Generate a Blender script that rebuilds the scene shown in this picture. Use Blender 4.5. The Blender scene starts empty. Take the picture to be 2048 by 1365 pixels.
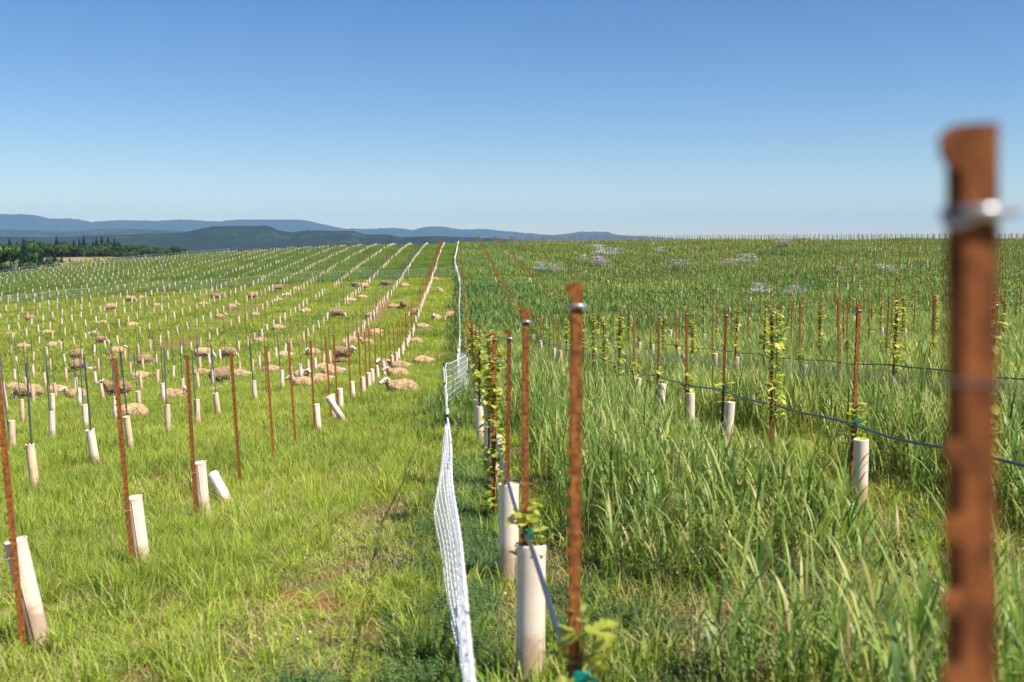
import bpy, bmesh, math, random
import numpy as np
from mathutils import Vector, Matrix, noise
R=math.radians
random.seed(7); rng=np.random.default_rng(11)
sc=bpy.context.scene
C=sc.collection

# ------------------------------------------------------------------ camera
cd=bpy.data.cameras.new('camera'); cam=bpy.data.objects.new('camera',cd); C.objects.link(cam)
sc.camera=cam
cam.location=(0,0,0)                         # z = 0 is the photographer's eye height
cam.rotation_euler=(R(90-5.81),0,R(-3.03))
cd.lens=35; cd.sensor_width=36; cd.clip_start=.05; cd.clip_end=90000
cd.dof.use_dof=True; cd.dof.focus_distance=16; cd.dof.aperture_fstop=2.8; cd.dof.aperture_blades=7

# ------------------------------------------------------------------ sky and sun
SUN_EL, SUN_AZ = 55, 124                     # azimuth clockwise from the direction of the rows
w=bpy.data.worlds.new('World'); sc.world=w; w.use_nodes=True
nt=w.node_tree; bg=nt.nodes['Background']
sky=nt.nodes.new('ShaderNodeTexSky'); sky.sky_type='NISHITA'; sky.sun_disc=False
sky.sun_elevation=R(SUN_EL); sky.sun_rotation=R(SUN_AZ); sky.altitude=150; sky.air_density=1.0; sky.dust_density=.0; sky.ozone_density=4.0
hsv=nt.nodes.new('ShaderNodeHueSaturation'); hsv.inputs['Saturation'].default_value=1.25; hsv.inputs['Hue'].default_value=.508; nt.links.new(sky.outputs[0],hsv.inputs['Color']); nt.links.new(hsv.outputs[0],bg.inputs[0]); bg.inputs[1].default_value=.069
sd=bpy.data.lights.new('sun','SUN'); sun=bpy.data.objects.new('sun',sd); C.objects.link(sun)
sd.energy=5; sd.angle=R(.5); sd.color=(1,.935,.83)
v=Vector((math.sin(R(SUN_AZ))*math.cos(R(SUN_EL)),math.cos(R(SUN_AZ))*math.cos(R(SUN_EL)),math.sin(R(SUN_EL))))
sun.rotation_euler=v.to_track_quat('Z','Y').to_euler(); sun.location=(20,-5,30)
vs=sc.view_settings; vs.view_transform='Standard'; vs.look='None'; vs.exposure=0.80; vs.gamma=1
sc.cycles.max_bounces=6; sc.cycles.diffuse_bounces=3; sc.cycles.transmission_bounces=3; sc.cycles.glossy_bounces=2; sc.cycles.volume_bounces=0

# ------------------------------------------------------------------ terrain function
EYE=1.52
PY=[-400,-10,0,2.3,5.4,10.9,16,22.7,30.5,36,41,47.5,52,57.7,68.8,83.7,109,135,152,160,180,230,320,600,1500,5000,60000]
PZ=[10,-.7,-1.53,-1.78,-2.09,-2.55,-2.98,-3.5,-4.08,-4.42,-4.58,-4.66,-4.58,-4.32,-4.0,-3.62,-2.45,-1.45,-.95,-.93,-1.8,-7,-18,-40,-90,-150,-150]
SY=[-10,0,12,25,48,85,150,200]
SS=[.07,.07,.07,.063,.05,.03,.009,.0]
LY=[0,150,175,220,300,450,600,700,820,1500,5000,60000]
LZ=[-4,-4,-7.5,-12.2,-14,-13.5,-11.6,-11.8,-22,-70,-150,-150]
def sm(t):
    t=np.clip(t,0,1); return t*t*(3-2*t)
def H(x,y):
    x=np.asarray(x,float); y=np.asarray(y,float)
    p=(np.interp(y,PY,PZ)+np.interp(y-3,PY,PZ)+np.interp(y+3,PY,PZ))/3 if True else 0
    s=np.interp(y,SY,SS)
    xr=30*np.tanh(np.maximum(x,0)/30)+.45*(np.maximum(x,0)-30*np.tanh(np.maximum(x,0)/30))
    xl=np.maximum(np.minimum(x,0),-75)
    over=np.minimum(x+75,0)
    q=.00083*xl*xl-.10*np.maximum(over,-150)*sm((y-20)/60)
    z=p+s*(xr+xl)-q
    # far left shelf with the wood
    w=sm((-x-40)/45)*sm((y-150)/45)
    z=z*(1-w)+np.interp(y,LY,LZ)*w
    # gentle bumps
    z=z+.018*np.sin(x*2.1+.7*y)*np.cos(y*1.3-.5*x)+.03*np.sin(x*.45+1.3)*np.sin(y*.37)
    return z

def h(x,y): return float(H(x,y))
ROW=2.63; R0=.276                            # crop side rows at R0+k*ROW, sheep side rows at R0-k*ROW

# ------------------------------------------------------------------ materials
def mat(name):
    m=bpy.data.materials.new(name); m.use_nodes=True
    n=m.node_tree; return m,n,n.nodes['Principled BSDF']
def N(nt,t,**kw):
    n=nt.nodes.new(t)
    for k,v in kw.items(): setattr(n,k,v)
    return n
def ramp(nt,fac,stops):
    r=N(nt,'ShaderNodeValToRGB'); e=r.color_ramp.elements
    while len(e)>len(stops): e.remove(e[-1])
    while len(e)<len(stops): e.new(.5)
    for q,(p,c) in zip(e,stops): q.position=p; q.color=(*c,1)
    nt.links.new(fac,r.inputs[0]); return r.outputs[0]
def noise_tex(nt,scale,detail=3,rough=.55,coord='Object',vec=None):
    t=N(nt,'ShaderNodeTexNoise'); t.inputs['Scale'].default_value=scale; t.inputs['Detail'].default_value=detail; t.inputs['Roughness'].default_value=rough
    if vec is None:
        tc=N(nt,'ShaderNodeTexCoord'); vec=tc.outputs[coord]
    nt.links.new(vec,t.inputs['Vector']); return t.outputs['Fac']
def mix(nt,f,a,b,mode='MIX'):
    m=N(nt,'ShaderNodeMix',data_type='RGBA',blend_type=mode)
    for s,vv in ((m.inputs[0],f),(m.inputs[6],a),(m.inputs[7],b)):
        if hasattr(vv,'links') or isinstance(vv,bpy.types.NodeSocket): nt.links.new(vv,s)
        elif isinstance(vv,tuple): s.default_value=(*vv,1)
        else: s.default_value=vv
    return m.outputs[2]
def bump(nt,b,fac,strength=.5,dist=.01):
    u=N(nt,'ShaderNodeBump'); u.inputs['Strength'].default_value=strength; u.inputs['Distance'].default_value=dist
    nt.links.new(fac,u.inputs['Height']); nt.links.new(u.outputs[0],b.inputs['Normal'])

def simple(name,stops,scale=8,rough=.8,bmp=0,bdist=.005,metal=0,spec=.3,detail=4,rnd=.0):
    m,n,b=mat(name); f=noise_tex(n,scale,detail)
    c=ramp(n,f,stops)
    if rnd:
        oi=N(n,'ShaderNodeObjectInfo'); mp=N(n,'ShaderNodeMapRange'); n.links.new(oi.outputs['Random'],mp.inputs[0])
        mp.inputs[3].default_value=1-rnd; mp.inputs[4].default_value=1+rnd
        hs=N(n,'ShaderNodeHueSaturation'); n.links.new(c,hs.inputs['Color']); n.links.new(mp.outputs[0],hs.inputs['Value']); c=hs.outputs[0]
    n.links.new(c,b.inputs['Base Color']); b.inputs['Roughness'].default_value=rough; b.inputs['Metallic'].default_value=metal
    b.inputs['Specular IOR Level'].default_value=spec
    if bmp: bump(n,b,noise_tex(n,scale*3,4),bmp,bdist)
    return m

def leafmat(name,stops,tscale=.35,tint=((.75,.8,.6),(1.15,1.1,1.2)),trans=.35,rough=.55,tipc=None,zone=1.0,rnd=.12):
    """blade or leaf: own colour by its random number, drifting slowly over the field, light shining through"""
    m,n,b=mat(name)
    at=N(n,'ShaderNodeAttribute',attribute_name='rnd')
    c=ramp(n,at.outputs['Fac'],stops)
    g=N(n,'ShaderNodeNewGeometry')
    f=noise_tex(n,tscale,3,.6,vec=g.outputs['Position'])
    t=ramp(n,f,[(.32,tint[0]),(.68,tint[1])])
    c=mix(n,zone,c,t,'MULTIPLY')
    oi=N(n,'ShaderNodeObjectInfo'); mp=N(n,'ShaderNodeMapRange'); n.links.new(oi.outputs['Random'],mp.inputs[0])
    mp.inputs[3].default_value=1-rnd; mp.inputs[4].default_value=1+rnd
    hs=N(n,'ShaderNodeHueSaturation'); n.links.new(c,hs.inputs['Color']); n.links.new(mp.outputs[0],hs.inputs['Value']); c=hs.outputs[0]
    b.inputs['Roughness'].default_value=rough; b.inputs['Specular IOR Level'].default_value=.35
    n.links.new(c,b.inputs['Base Color'])
    tr=N(n,'ShaderNodeBsdfTranslucent'); hs2=N(n,'ShaderNodeHueSaturation'); hs2.inputs['Saturation'].default_value=1.1; hs2.inputs['Value'].default_value=1.25
    n.links.new(c,hs2.inputs['Color']); n.links.new(hs2.outputs[0],tr.inputs[0])
    mx=N(n,'ShaderNodeMixShader'); mx.inputs[0].default_value=trans
    n.links.new(b.outputs[0],mx.inputs[1]); n.links.new(tr.outputs[0],mx.inputs[2])
    n.links.new(mx.outputs[0],n.nodes['Material Output'].inputs[0])
    return m
M={}
M['short']=leafmat('short grass',[(0,(.12,.17,.02)),(.22,(.26,.36,.035)),(.5,(.42,.51,.07)),(.7,(.55,.55,.15)),(.82,(.60,.50,.24)),(1,(.45,.30,.15))],tint=((.72,.80,.7),(1.12,1.08,1.0)))
M['thatch']=leafmat('thatch',[(0,(.16,.17,.05)),(.3,(.26,.30,.08)),(.5,(.42,.34,.16)),(.75,(.58,.47,.27)),(1,(.36,.20,.11))],tint=((.85,.85,.85),(1.1,1.1,1.1)))
M['straw']=leafmat('dry straw',[(0,(.22,.13,.08)),(.5,(.45,.33,.17)),(1,(.62,.52,.30))],tint=((.9,.9,.9),(1.1,1.1,1.1)))
M['field']=leafmat('field grass',[(0,(.11,.18,.03)),(.4,(.21,.31,.05)),(.75,(.33,.41,.09)),(1,(.48,.46,.18))],tscale=.12,tint=((.7,.85,.8),(1.15,1.08,.9)))
M['rye']=leafmat('rye blades',[(0,(.09,.17,.045)),(.3,(.20,.31,.078)),(.55,(.34,.43,.125)),(.75,(.51,.51,.20)),(.92,(.62,.52,.26)),(1,(.50,.36,.18))],tscale=.2,tint=((.76,.84,.74),(1.22,1.12,.86)),trans=.42,rough=.45)
M['ryefar']=leafmat('rye on the slope',[(0,(.08,.15,.035)),(.35,(.165,.265,.06)),(.7,(.27,.36,.095)),(1,(.44,.43,.16))],tscale=.08,tint=((.66,.80,.82),(1.25,1.15,.95)),trans=.3)
M['fern']=leafmat('ferny weed',[(0,(.04,.10,.03)),(.6,(.10,.19,.055)),(1,(.19,.28,.09))],rough=.7,trans=.25)
M['vine']=leafmat('vine leaf',[(0,(.24,.32,.04)),(.5,(.44,.48,.08)),(1,(.68,.64,.20))],tscale=2,tint=((.85,.9,.8),(1.1,1.05,1.0)),trans=.4,rough=.5)
M['petal']=leafmat('pale petals',[(0,(.62,.50,.66)),(.4,(.80,.76,.80)),(1,(.86,.86,.82))],tint=((.95,.95,.95),(1,1,1)))
M['lilac']=leafmat('lilac petals',[(0,(.50,.34,.54)),(.5,(.68,.54,.68)),(1,(.84,.80,.82))],tint=((.95,.95,.95),(1,1,1)))
M['yellow']=leafmat('yellow petals',[(0,(.75,.66,.03)),(1,(.9,.84,.08))],tint=((.95,.95,.95),(1,1,1)))
M['oak']=leafmat('broadleaf foliage',[(0,(.02,.05,.010)),(.5,(.048,.10,.018)),(1,(.10,.165,.032))],tscale=.03,tint=((.7,.8,.7),(1.25,1.15,1)),rnd=.3)
M['fir']=leafmat('conifer foliage',[(0,(.012,.03,.014)),(1,(.03,.065,.03))],tscale=.03,tint=((.8,.9,.9),(1.1,1.1,1)),trans=.1,rnd=.25)
M['rust']=simple('rusted steel',[(.25,(.09,.030,.013)),(.45,(.20,.072,.020)),(.62,(.34,.130,.034)),(.8,(.44,.20,.065))],scale=60,rough=.9,bmp=.6,bdist=.0015,spec=.2,rnd=.18)
M['rustd']=simple('dark rusted steel',[(.25,(.06,.020,.010)),(.45,(.15,.050,.016)),(.62,(.27,.090,.026)),(.8,(.36,.14,.045))],scale=30,rough=.9,bmp=.8,bdist=.002,spec=.2)
M['grey']=simple('painted grey steel',[(.3,(.045,.058,.08)),(.62,(.085,.10,.13)),(.74,(.16,.10,.07))],scale=14,rough=.45,spec=.5,rnd=.3)
M['tubew']=simple('weathered white plastic',[(.28,(.52,.38,.27)),(.42,(.72,.58,.46)),(.75,(.80,.70,.59))],scale=7,rough=.55,bmp=.15,rnd=.06)
M['tubet']=simple('tan plastic',[(.25,(.48,.32,.19)),(.5,(.68,.50,.33)),(.8,(.76,.60,.43))],scale=5,rough=.55,bmp=.15,rnd=.10)
for kk in ('tubew','tubet'):
    n=M[kk].node_tree; b=n.nodes['Principled BSDF']; lk=b.inputs['Base Color'].links[0]; src_=lk.from_socket
    tc=N(n,'ShaderNodeTexCoord'); sx_=N(n,'ShaderNodeSeparateXYZ'); n.links.new(tc.outputs['Object'],sx_.inputs[0])
    ad=N(n,'ShaderNodeMath',operation='MULTIPLY_ADD'); n.links.new(noise_tex(n,28,6,.7),ad.inputs[0]); ad.inputs[1].default_value=-.30; n.links.new(sx_.outputs[2],ad.inputs[2])
    mk=ramp(n,ad.outputs[0],[(0,(.6,.6,.6)),(.05,(0,0,0))])
    st=ramp(n,noise_tex(n,11,7,.75),[(.60,(0,0,0)),(.70,(.45,.45,.45))])
    c1=mix(n,st,src_,(.30,.20,.13)); n.links.new(mix(n,mk,c1,(.30,.16,.08)),b.inputs['Base Color'])
M['tie']=simple('rusty tie wire',[(.3,(.28,.16,.10)),(.7,(.45,.30,.22))],scale=30,rough=.7)
M['galv']=simple('galvanised clip',[(.3,(.35,.36,.38)),(.7,(.62,.63,.65))],scale=40,rough=.35,metal=.7)
M['wire']=simple('dull wire',[(.3,(.10,.10,.11)),(.7,(.2,.2,.2))],scale=6,rough=.6)
M['hose']=simple('black polyethylene',[(.3,(.014,.022,.045)),(.7,(.035,.055,.10))],scale=6,rough=.3,spec=.6)
M['teal']=simple('teal tape',[(.3,(.0,.20,.16)),(.7,(.01,.33,.27))],scale=6,rough=.5)
M['net']=simple('white netting cord',[(.3,(.68,.69,.70)),(.7,(.84,.84,.84))],scale=10,rough=.6)
M['black']=simple('black plastic',[(.3,(.015,.015,.017)),(.7,(.03,.03,.03))],scale=10,rough=.5)
M['bark']=simple('bark',[(.3,(.07,.05,.035)),(.7,(.16,.12,.09))],scale=4,rough=.9)
M['stem']=simple('vine stem',[(.3,(.08,.05,.02)),(.7,(.20,.15,.06))],scale=20,rough=.8)
def fleece(name,a,b_,c_):
    m,n,b=mat(name)
    f=noise_tex(n,9,4); f2=noise_tex(n,55,3)
    col=ramp(n,f,[(.3,a),(.52,b_),(.72,c_)]); d=ramp(n,f2,[(.32,(.42,.36,.30)),(.60,(1.12,1.1,1.06))])
    col=mix(n,1.0,col,d,'MULTIPLY')
    oi=N(n,'ShaderNodeObjectInfo'); mp=N(n,'ShaderNodeMapRange'); n.links.new(oi.outputs['Random'],mp.inputs[0]); mp.inputs[3].default_value=.86; mp.inputs[4].default_value=1.14
    hs=N(n,'ShaderNodeHueSaturation'); n.links.new(col,hs.inputs['Color']); n.links.new(mp.outputs[0],hs.inputs['Value'])
    n.links.new(hs.outputs[0],b.inputs['Base Color']); b.inputs['Roughness'].default_value=.95; b.inputs['Specular IOR Level'].default_value=.1
    b.inputs['Sheen Weight'].default_value=.25
    bump(n,b,f2,1.0,.02); return m
M['fl_t']=fleece('tan fleece',(.31,.195,.095),(.53,.37,.20),(.67,.51,.31))
M['fl_b']=fleece('brown fleece',(.21,.13,.065),(.38,.255,.135),(.50,.355,.20))
M['fl_p']=fleece('pale fleece',(.38,.26,.14),(.58,.43,.26),(.70,.57,.38))
M['fl_w']=fleece('white lamb wool',(.5,.45,.4),(.68,.64,.58),(.78,.75,.70))
M['fl_g']=fleece('grey lamb wool',(.2,.17,.15),(.34,.30,.27),(.45,.41,.38))
def facemat():
    m,n,b=mat('sheep skin'); a=N(n,'ShaderNodeAttribute',attribute_name='dark')
    f=noise_tex(n,12,3); base=ramp(n,f,[(.3,(.50,.40,.31)),(.7,(.72,.66,.58))])
    n.links.new(mix(n,a.outputs['Fac'],base,(.03,.025,.02)),b.inputs['Base Color']); b.inputs['Roughness'].default_value=.8; return m
M['face']=facemat()

# ------------------------------------------------------------------ object helpers
def tag(o,label=None,cat=None,group=None,kind=None):
    if label: o['label']=label
    if cat: o['category']=cat
    if group: o['group']=group
    if kind: o['kind']=kind
    return o
def mesh_np(name,verts,faces,mats=(),attrs=None,smooth=False):
    """faces: list of index lists or an (n,k) array"""
    me=bpy.data.meshes.new(name)
    verts=np.asarray(verts,np.float32)
    if isinstance(faces,np.ndarray):
        k=faces.shape[1]; nf=len(faces); li=faces.reshape(-1).astype(np.int32); ls=np.arange(nf,dtype=np.int32)*k
        me.vertices.add(len(verts)); me.vertices.foreach_set('co',verts.reshape(-1))
        me.loops.add(len(li)); me.loops.foreach_set('vertex_index',li)
        me.polygons.add(nf); me.polygons.foreach_set('loop_start',ls)
        me.update(calc_edges=True)
    else: me.from_pydata(verts.tolist(),[],[list(f) for f in faces]); me.update()
    for m in mats: me.materials.append(m)
    for k,a in (attrs or {}).items():
        t=me.attributes.new(k,'FLOAT','POINT'); t.data.foreach_set('value',np.asarray(a,np.float32))
    if smooth: me.polygons.foreach_set('use_smooth',[True]*len(me.polygons))
    me.validate(); return me
def link(name,me,parent=None,loc=(0,0,0),rot=(0,0,0),scale=None):
    o=bpy.data.objects.new(name,me); C.objects.link(o); o.parent=parent; o.location=loc; o.rotation_euler=rot
    if scale is not None: o.scale=(scale,)*3 if not hasattr(scale,'__len__') else scale
    return o
class MB:
    def __init__(s): s.v=[]; s.f=[]; s.a=[]; s.m=[]
    def add(s,vs,fs,a=0.5,m=0):
        o=len(s.v); s.v+= [tuple(p) for p in vs]; s.f+=[[i+o for i in f] for f in fs]; s.a+=[a]*len(vs); s.m+=[m]*len(fs)
    def box(s,lo,hi,a=.5,m=0):
        x0,y0,z0=lo; x1,y1,z1=hi
        s.add([(x0,y0,z0),(x1,y0,z0),(x1,y1,z0),(x0,y1,z0),(x0,y0,z1),(x1,y0,z1),(x1,y1,z1),(x0,y1,z1)],[(0,3,2,1),(4,5,6,7),(0,1,5,4),(1,2,6,5),(2,3,7,6),(3,0,4,7)],a,m)
    def tube(s,pts,r,n=6,cap=True,a=.5,m=0):
        pts=[Vector(p) for p in pts]; rs=r if hasattr(r,'__len__') else [r]*len(pts)
        vs=[];fs=[]; ref=Vector((0,0,1)) 
        d0=(pts[-1]-pts[0]).normalized()
        if abs(d0.z)>.9: ref=Vector((1,0,0))
        for i,p in enumerate(pts):
            d=(pts[min(i+1,len(pts)-1)]-pts[max(i-1,0)]).normalized()
            u=d.cross(ref).normalized(); w_=u.cross(d)
            for k in range(n):
                t=2*math.pi*k/n; vs.append(p+(u*math.cos(t)+w_*math.sin(t))*rs[i])
        for i in range(len(pts)-1):
            for k in range(n): a_=i*n+k; b_=i*n+(k+1)%n; fs.append((a_,b_,b_+n,a_+n))
        if cap: fs.append(tuple(range(n))[::-1]); fs.append(tuple(range(len(vs)-n,len(vs))))
        s.add(vs,fs,a,m)
    def mesh(s,name,mats,smooth=False):
        me=mesh_np(name,s.v,s.f,mats,{'rnd':s.a},smooth)
        if any(s.m) and len(me.polygons)==len(s.m): me.polygons.foreach_set('material_index',s.m)
        return me
def source(meshes,name):
    col=bpy.data.collections.new(name)
    for i,me in enumerate(meshes):
        o=bpy.data.objects.new('%s_%02d'%(name,i),me); col.objects.link(o)
    return col
def scatter(name,pts,rot,scl,idx,col,label,kind='stuff',cat=None):
    n=len(pts); me=bpy.data.meshes.new(name); me.vertices.add(n); me.vertices.foreach_set('co',np.asarray(pts,np.float32).reshape(-1))
    a=me.attributes.new('rot','FLOAT_VECTOR','POINT'); a.data.foreach_set('vector',np.asarray(rot,np.float32).reshape(-1))
    s=np.asarray(scl,np.float32); s=np.repeat(s[:,None],3,1) if s.ndim==1 else s
    a=me.attributes.new('scl','FLOAT_VECTOR','POINT'); a.data.foreach_set('vector',s.reshape(-1))
    a=me.attributes.new('pick','INT','POINT'); a.data.foreach_set('value',np.asarray(idx,np.int32))
    o=link(name,me)
    g=bpy.data.node_groups.new(name,'GeometryNodeTree')
    g.interface.new_socket('Geometry',in_out='INPUT',socket_type='NodeSocketGeometry'); g.interface.new_socket('Geometry',in_out='OUTPUT',socket_type='NodeSocketGeometry')
    gi=g.nodes.new('NodeGroupInput'); go=g.nodes.new('NodeGroupOutput')
    ci=g.nodes.new('GeometryNodeCollectionInfo'); ci.inputs['Collection'].default_value=col; ci.inputs['Separate Children'].default_value=True; ci.inputs['Reset Children'].default_value=True
    ip=g.nodes.new('GeometryNodeInstanceOnPoints'); ip.inputs['Pick Instance'].default_value=True
    def at(nm,t):
        q=g.nodes.new('GeometryNodeInputNamedAttribute'); q.data_type=t; q.inputs[0].default_value=nm
        return [x for x in q.outputs if x.name=='Attribute' and x.enabled][0]
    L=g.links.new
    L(gi.outputs[0],ip.inputs['Points']); L(ci.outputs[0],ip.inputs['Instance']); L(at('pick','INT'),ip.inputs['Instance Index'])
    L(at('rot','FLOAT_VECTOR'),ip.inputs['Rotation']); L(at('scl','FLOAT_VECTOR'),ip.inputs['Scale']); L(ip.outputs[0],go.inputs[0])
    md=o.modifiers.new('scatter','NODES'); md.node_group=g
    tag(o,label,cat,None,kind); return o

# ------------------------------------------------------------------ ground
def axis(lims):
    out=[]
    for a,b,st in lims: out+=list(np.arange(a,b,st))
    return np.array(out+[lims[-1][1]])
ys=axis([(-60,-10,5),(-10,0,1),(0,40,.3),(40,170,1),(170,320,5),(320,900,15),(900,3000,100),(3000,20000,1000),(20000,60000,8000)])
xs=axis([(-40000,-4000,6000),(-4000,-1000,300),(-1000,-400,50),(-400,-120,10),(-120,-30,2.5),(-30,-10,.8),(-10,10,.25),(10,30,.8),(30,120,2.5),(120,400,20),(400,1000,100),(1000,4000,600),(4000,40000,6000)])
GX,GY=np.meshgrid(xs,ys); GZ=H(GX,GY)
nx,ny=len(xs),len(ys); ii=np.arange((ny-1)*(nx-1)); a=ii//(nx-1)*nx+ii%(nx-1)
gme=mesh_np('ground',np.stack([GX.ravel(),GY.ravel(),GZ.ravel()],1),np.stack([a,a+1,a+nx+1,a+nx],1),smooth=True)
m,n,b=mat('vineyard soil and thatch')
g_=N(n,'ShaderNodeNewGeometry'); P_=g_.outputs['Position']
soil=ramp(n,noise_tex(n,14,8,.75,vec=P_),[(.3,(.13,.055,.026)),(.5,(.25,.11,.05)),(.7,(.38,.20,.10))])
thatch=ramp(n,noise_tex(n,45,8,.75,vec=P_),[(.3,(.07,.10,.02)),(.5,(.14,.17,.04)),(.7,(.28,.26,.10))])
near=mix(n,ramp(n,noise_tex(n,2.2,7,.7,vec=P_),[(.42,(0,0,0)),(.58,(1,1,1))]),thatch,soil)
far=ramp(n,noise_tex(n,.004,5,.65,vec=P_),[(.35,(.05,.085,.03)),(.5,(.09,.13,.04)),(.6,(.16,.12,.07)),(.75,(.07,.11,.035))])
sx=N(n,'ShaderNodeSeparateXYZ'); n.links.new(P_,sx.inputs[0])
mr=N(n,'ShaderNodeMapRange'); n.links.new(sx.outputs[1],mr.inputs[0]); mr.inputs[1].default_value=155; mr.inputs[2].default_value=240
n.links.new(mix(n,mr.outputs[0],near,far),b.inputs['Base Color']); b.inputs['Roughness'].default_value=.95; b.inputs['Specular IOR Level'].default_value=.1
bump(n,b,noise_tex(n,22,5,.7,vec=P_),.8,.03)
gme.materials.append(m)
ground=link('ground',gme); tag(ground,'sloping vineyard ground of reddish soil under the grass','ground',None,'structure')
# mown brown field on the shelf beyond the crest
def sheet(name,x0,x1,y0,y1,nx_,ny_,lift,m_,warp=8):
    X,Y=np.meshgrid(np.linspace(0,1,nx_),np.linspace(0,1,ny_)); 
    XX=x0+(x1-x0)*X+warp*np.sin(Y*5+X*2); YY=y0+(y1-y0)*Y+warp*np.sin(X*6); ZZ=H(XX,YY)+lift
    i=np.arange((ny_-1)*(nx_-1)); a=i//(nx_-1)*nx_+i%(nx_-1)
    return link(name,mesh_np(name,np.stack([XX.ravel(),YY.ravel(),ZZ.ravel()],1),np.stack([a,a+1,a+nx_+1,a+nx_],1),[m_]))
brown=simple('dry tilled field',[(.3,(.22,.15,.09)),(.7,(.34,.26,.17))],scale=.02,rough=.95)
tag(sheet('ground',-246,-214,560,675,16,16,.35,brown,4),'small brown tilled field in front of the distant wood','field',None,'structure')

# ------------------------------------------------------------------ distant hills (real ridges, thick)
FP=1991.1
def px2x(px): return np.tan(np.arctan((np.asarray(px)-1024)/FP)+R(3.03))
def ridge(name,D,prof,depth,base,amp,freq,mt,seed,label):
    prof=sorted(prof); px=np.array([p[0] for p in prof],float); py=np.array([p[1] for p in prof],float)
    X0=px2x(px)*D; Zt=(480-py)/FP*D
    nx_,ny_=420,34
    xx=np.linspace(X0[0],X0[-1],nx_); tt=np.linspace(0,1,ny_)
    zt=np.interp(xx,X0,Zt)
    X,T=np.meshgrid(xx,tt); Z=np.zeros_like(X)
    prf=np.where(T<.6,(np.sin(np.clip(T/.6,0,1)*math.pi/2))**.9,np.cos((T-.6)/.4*math.pi/2)**.8)
    top=np.tile(zt,(ny_,1))
    ph=seed*3.1
    nse=np.array([[noise.fractal(Vector((x_/D*freq*9,t_*depth/D*freq*9,seed)),.9,2.1,5) for x_ in xx] for t_ in tt])*1.6
    Z=base+(top-base)*prf+amp*nse*(1-np.abs(prf)**3)*1.0
    # keep the ridge line itself: only fine tree-top roughness there
    Y=D-depth*.6+depth*T
    Xp=X*(Y/D)
    i=np.arange((ny_-1)*(nx_-1)); a=i//(nx_-1)*nx_+i%(nx_-1)
    Z=Z+rng.normal(0,amp*.13,Z.shape)*np.minimum(1,prf*3)
    o=link(name,mesh_np(name,np.stack([Xp.ravel(),Y.ravel(),Z.ravel()],1),np.stack([a,a+1,a+nx_+1,a+nx_],1),[mt],smooth=True))
    tag(o,label,'hills',None,'structure'); return o
def hillmat(name,stops,sc_,spots=None):
    m,n,b=mat(name); g=N(n,'ShaderNodeNewGeometry'); c=ramp(n,noise_tex(n,sc_,8,.68,vec=g.outputs['Position']),stops)
    n.links.new(c,b.inputs['Base Color']); b.inputs['Roughness'].default_value=1; b.inputs['Specular IOR Level'].default_value=0
    bump(n,b,noise_tex(n,sc_*6,5,.7,vec=g.outputs['Position']),.8,30); return m
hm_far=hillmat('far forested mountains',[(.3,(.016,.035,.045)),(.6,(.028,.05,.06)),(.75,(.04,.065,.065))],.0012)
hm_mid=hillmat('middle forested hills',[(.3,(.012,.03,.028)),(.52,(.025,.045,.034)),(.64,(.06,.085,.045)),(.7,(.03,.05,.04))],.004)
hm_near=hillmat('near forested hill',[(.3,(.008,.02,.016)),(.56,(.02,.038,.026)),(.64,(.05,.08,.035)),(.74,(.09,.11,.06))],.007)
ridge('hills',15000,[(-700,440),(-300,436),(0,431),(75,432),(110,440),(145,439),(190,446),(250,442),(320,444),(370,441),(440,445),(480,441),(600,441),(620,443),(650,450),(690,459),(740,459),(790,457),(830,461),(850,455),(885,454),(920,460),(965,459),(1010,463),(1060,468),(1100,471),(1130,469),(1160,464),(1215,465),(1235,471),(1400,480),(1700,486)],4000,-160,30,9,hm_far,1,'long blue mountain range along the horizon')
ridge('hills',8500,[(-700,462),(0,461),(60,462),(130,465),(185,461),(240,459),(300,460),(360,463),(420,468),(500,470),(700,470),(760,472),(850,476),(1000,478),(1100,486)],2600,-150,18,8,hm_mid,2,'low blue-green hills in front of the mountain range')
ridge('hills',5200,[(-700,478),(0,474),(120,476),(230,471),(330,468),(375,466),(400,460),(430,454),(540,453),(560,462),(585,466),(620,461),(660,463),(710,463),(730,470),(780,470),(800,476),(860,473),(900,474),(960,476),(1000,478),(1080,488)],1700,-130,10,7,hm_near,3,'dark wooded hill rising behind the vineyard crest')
# clear-cut, pinkish, on the slope of the middle hills
cc=simple('cleared hillside',[(.3,(.26,.15,.12)),(.7,(.38,.24,.20))],scale=.004,rough=1)

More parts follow.
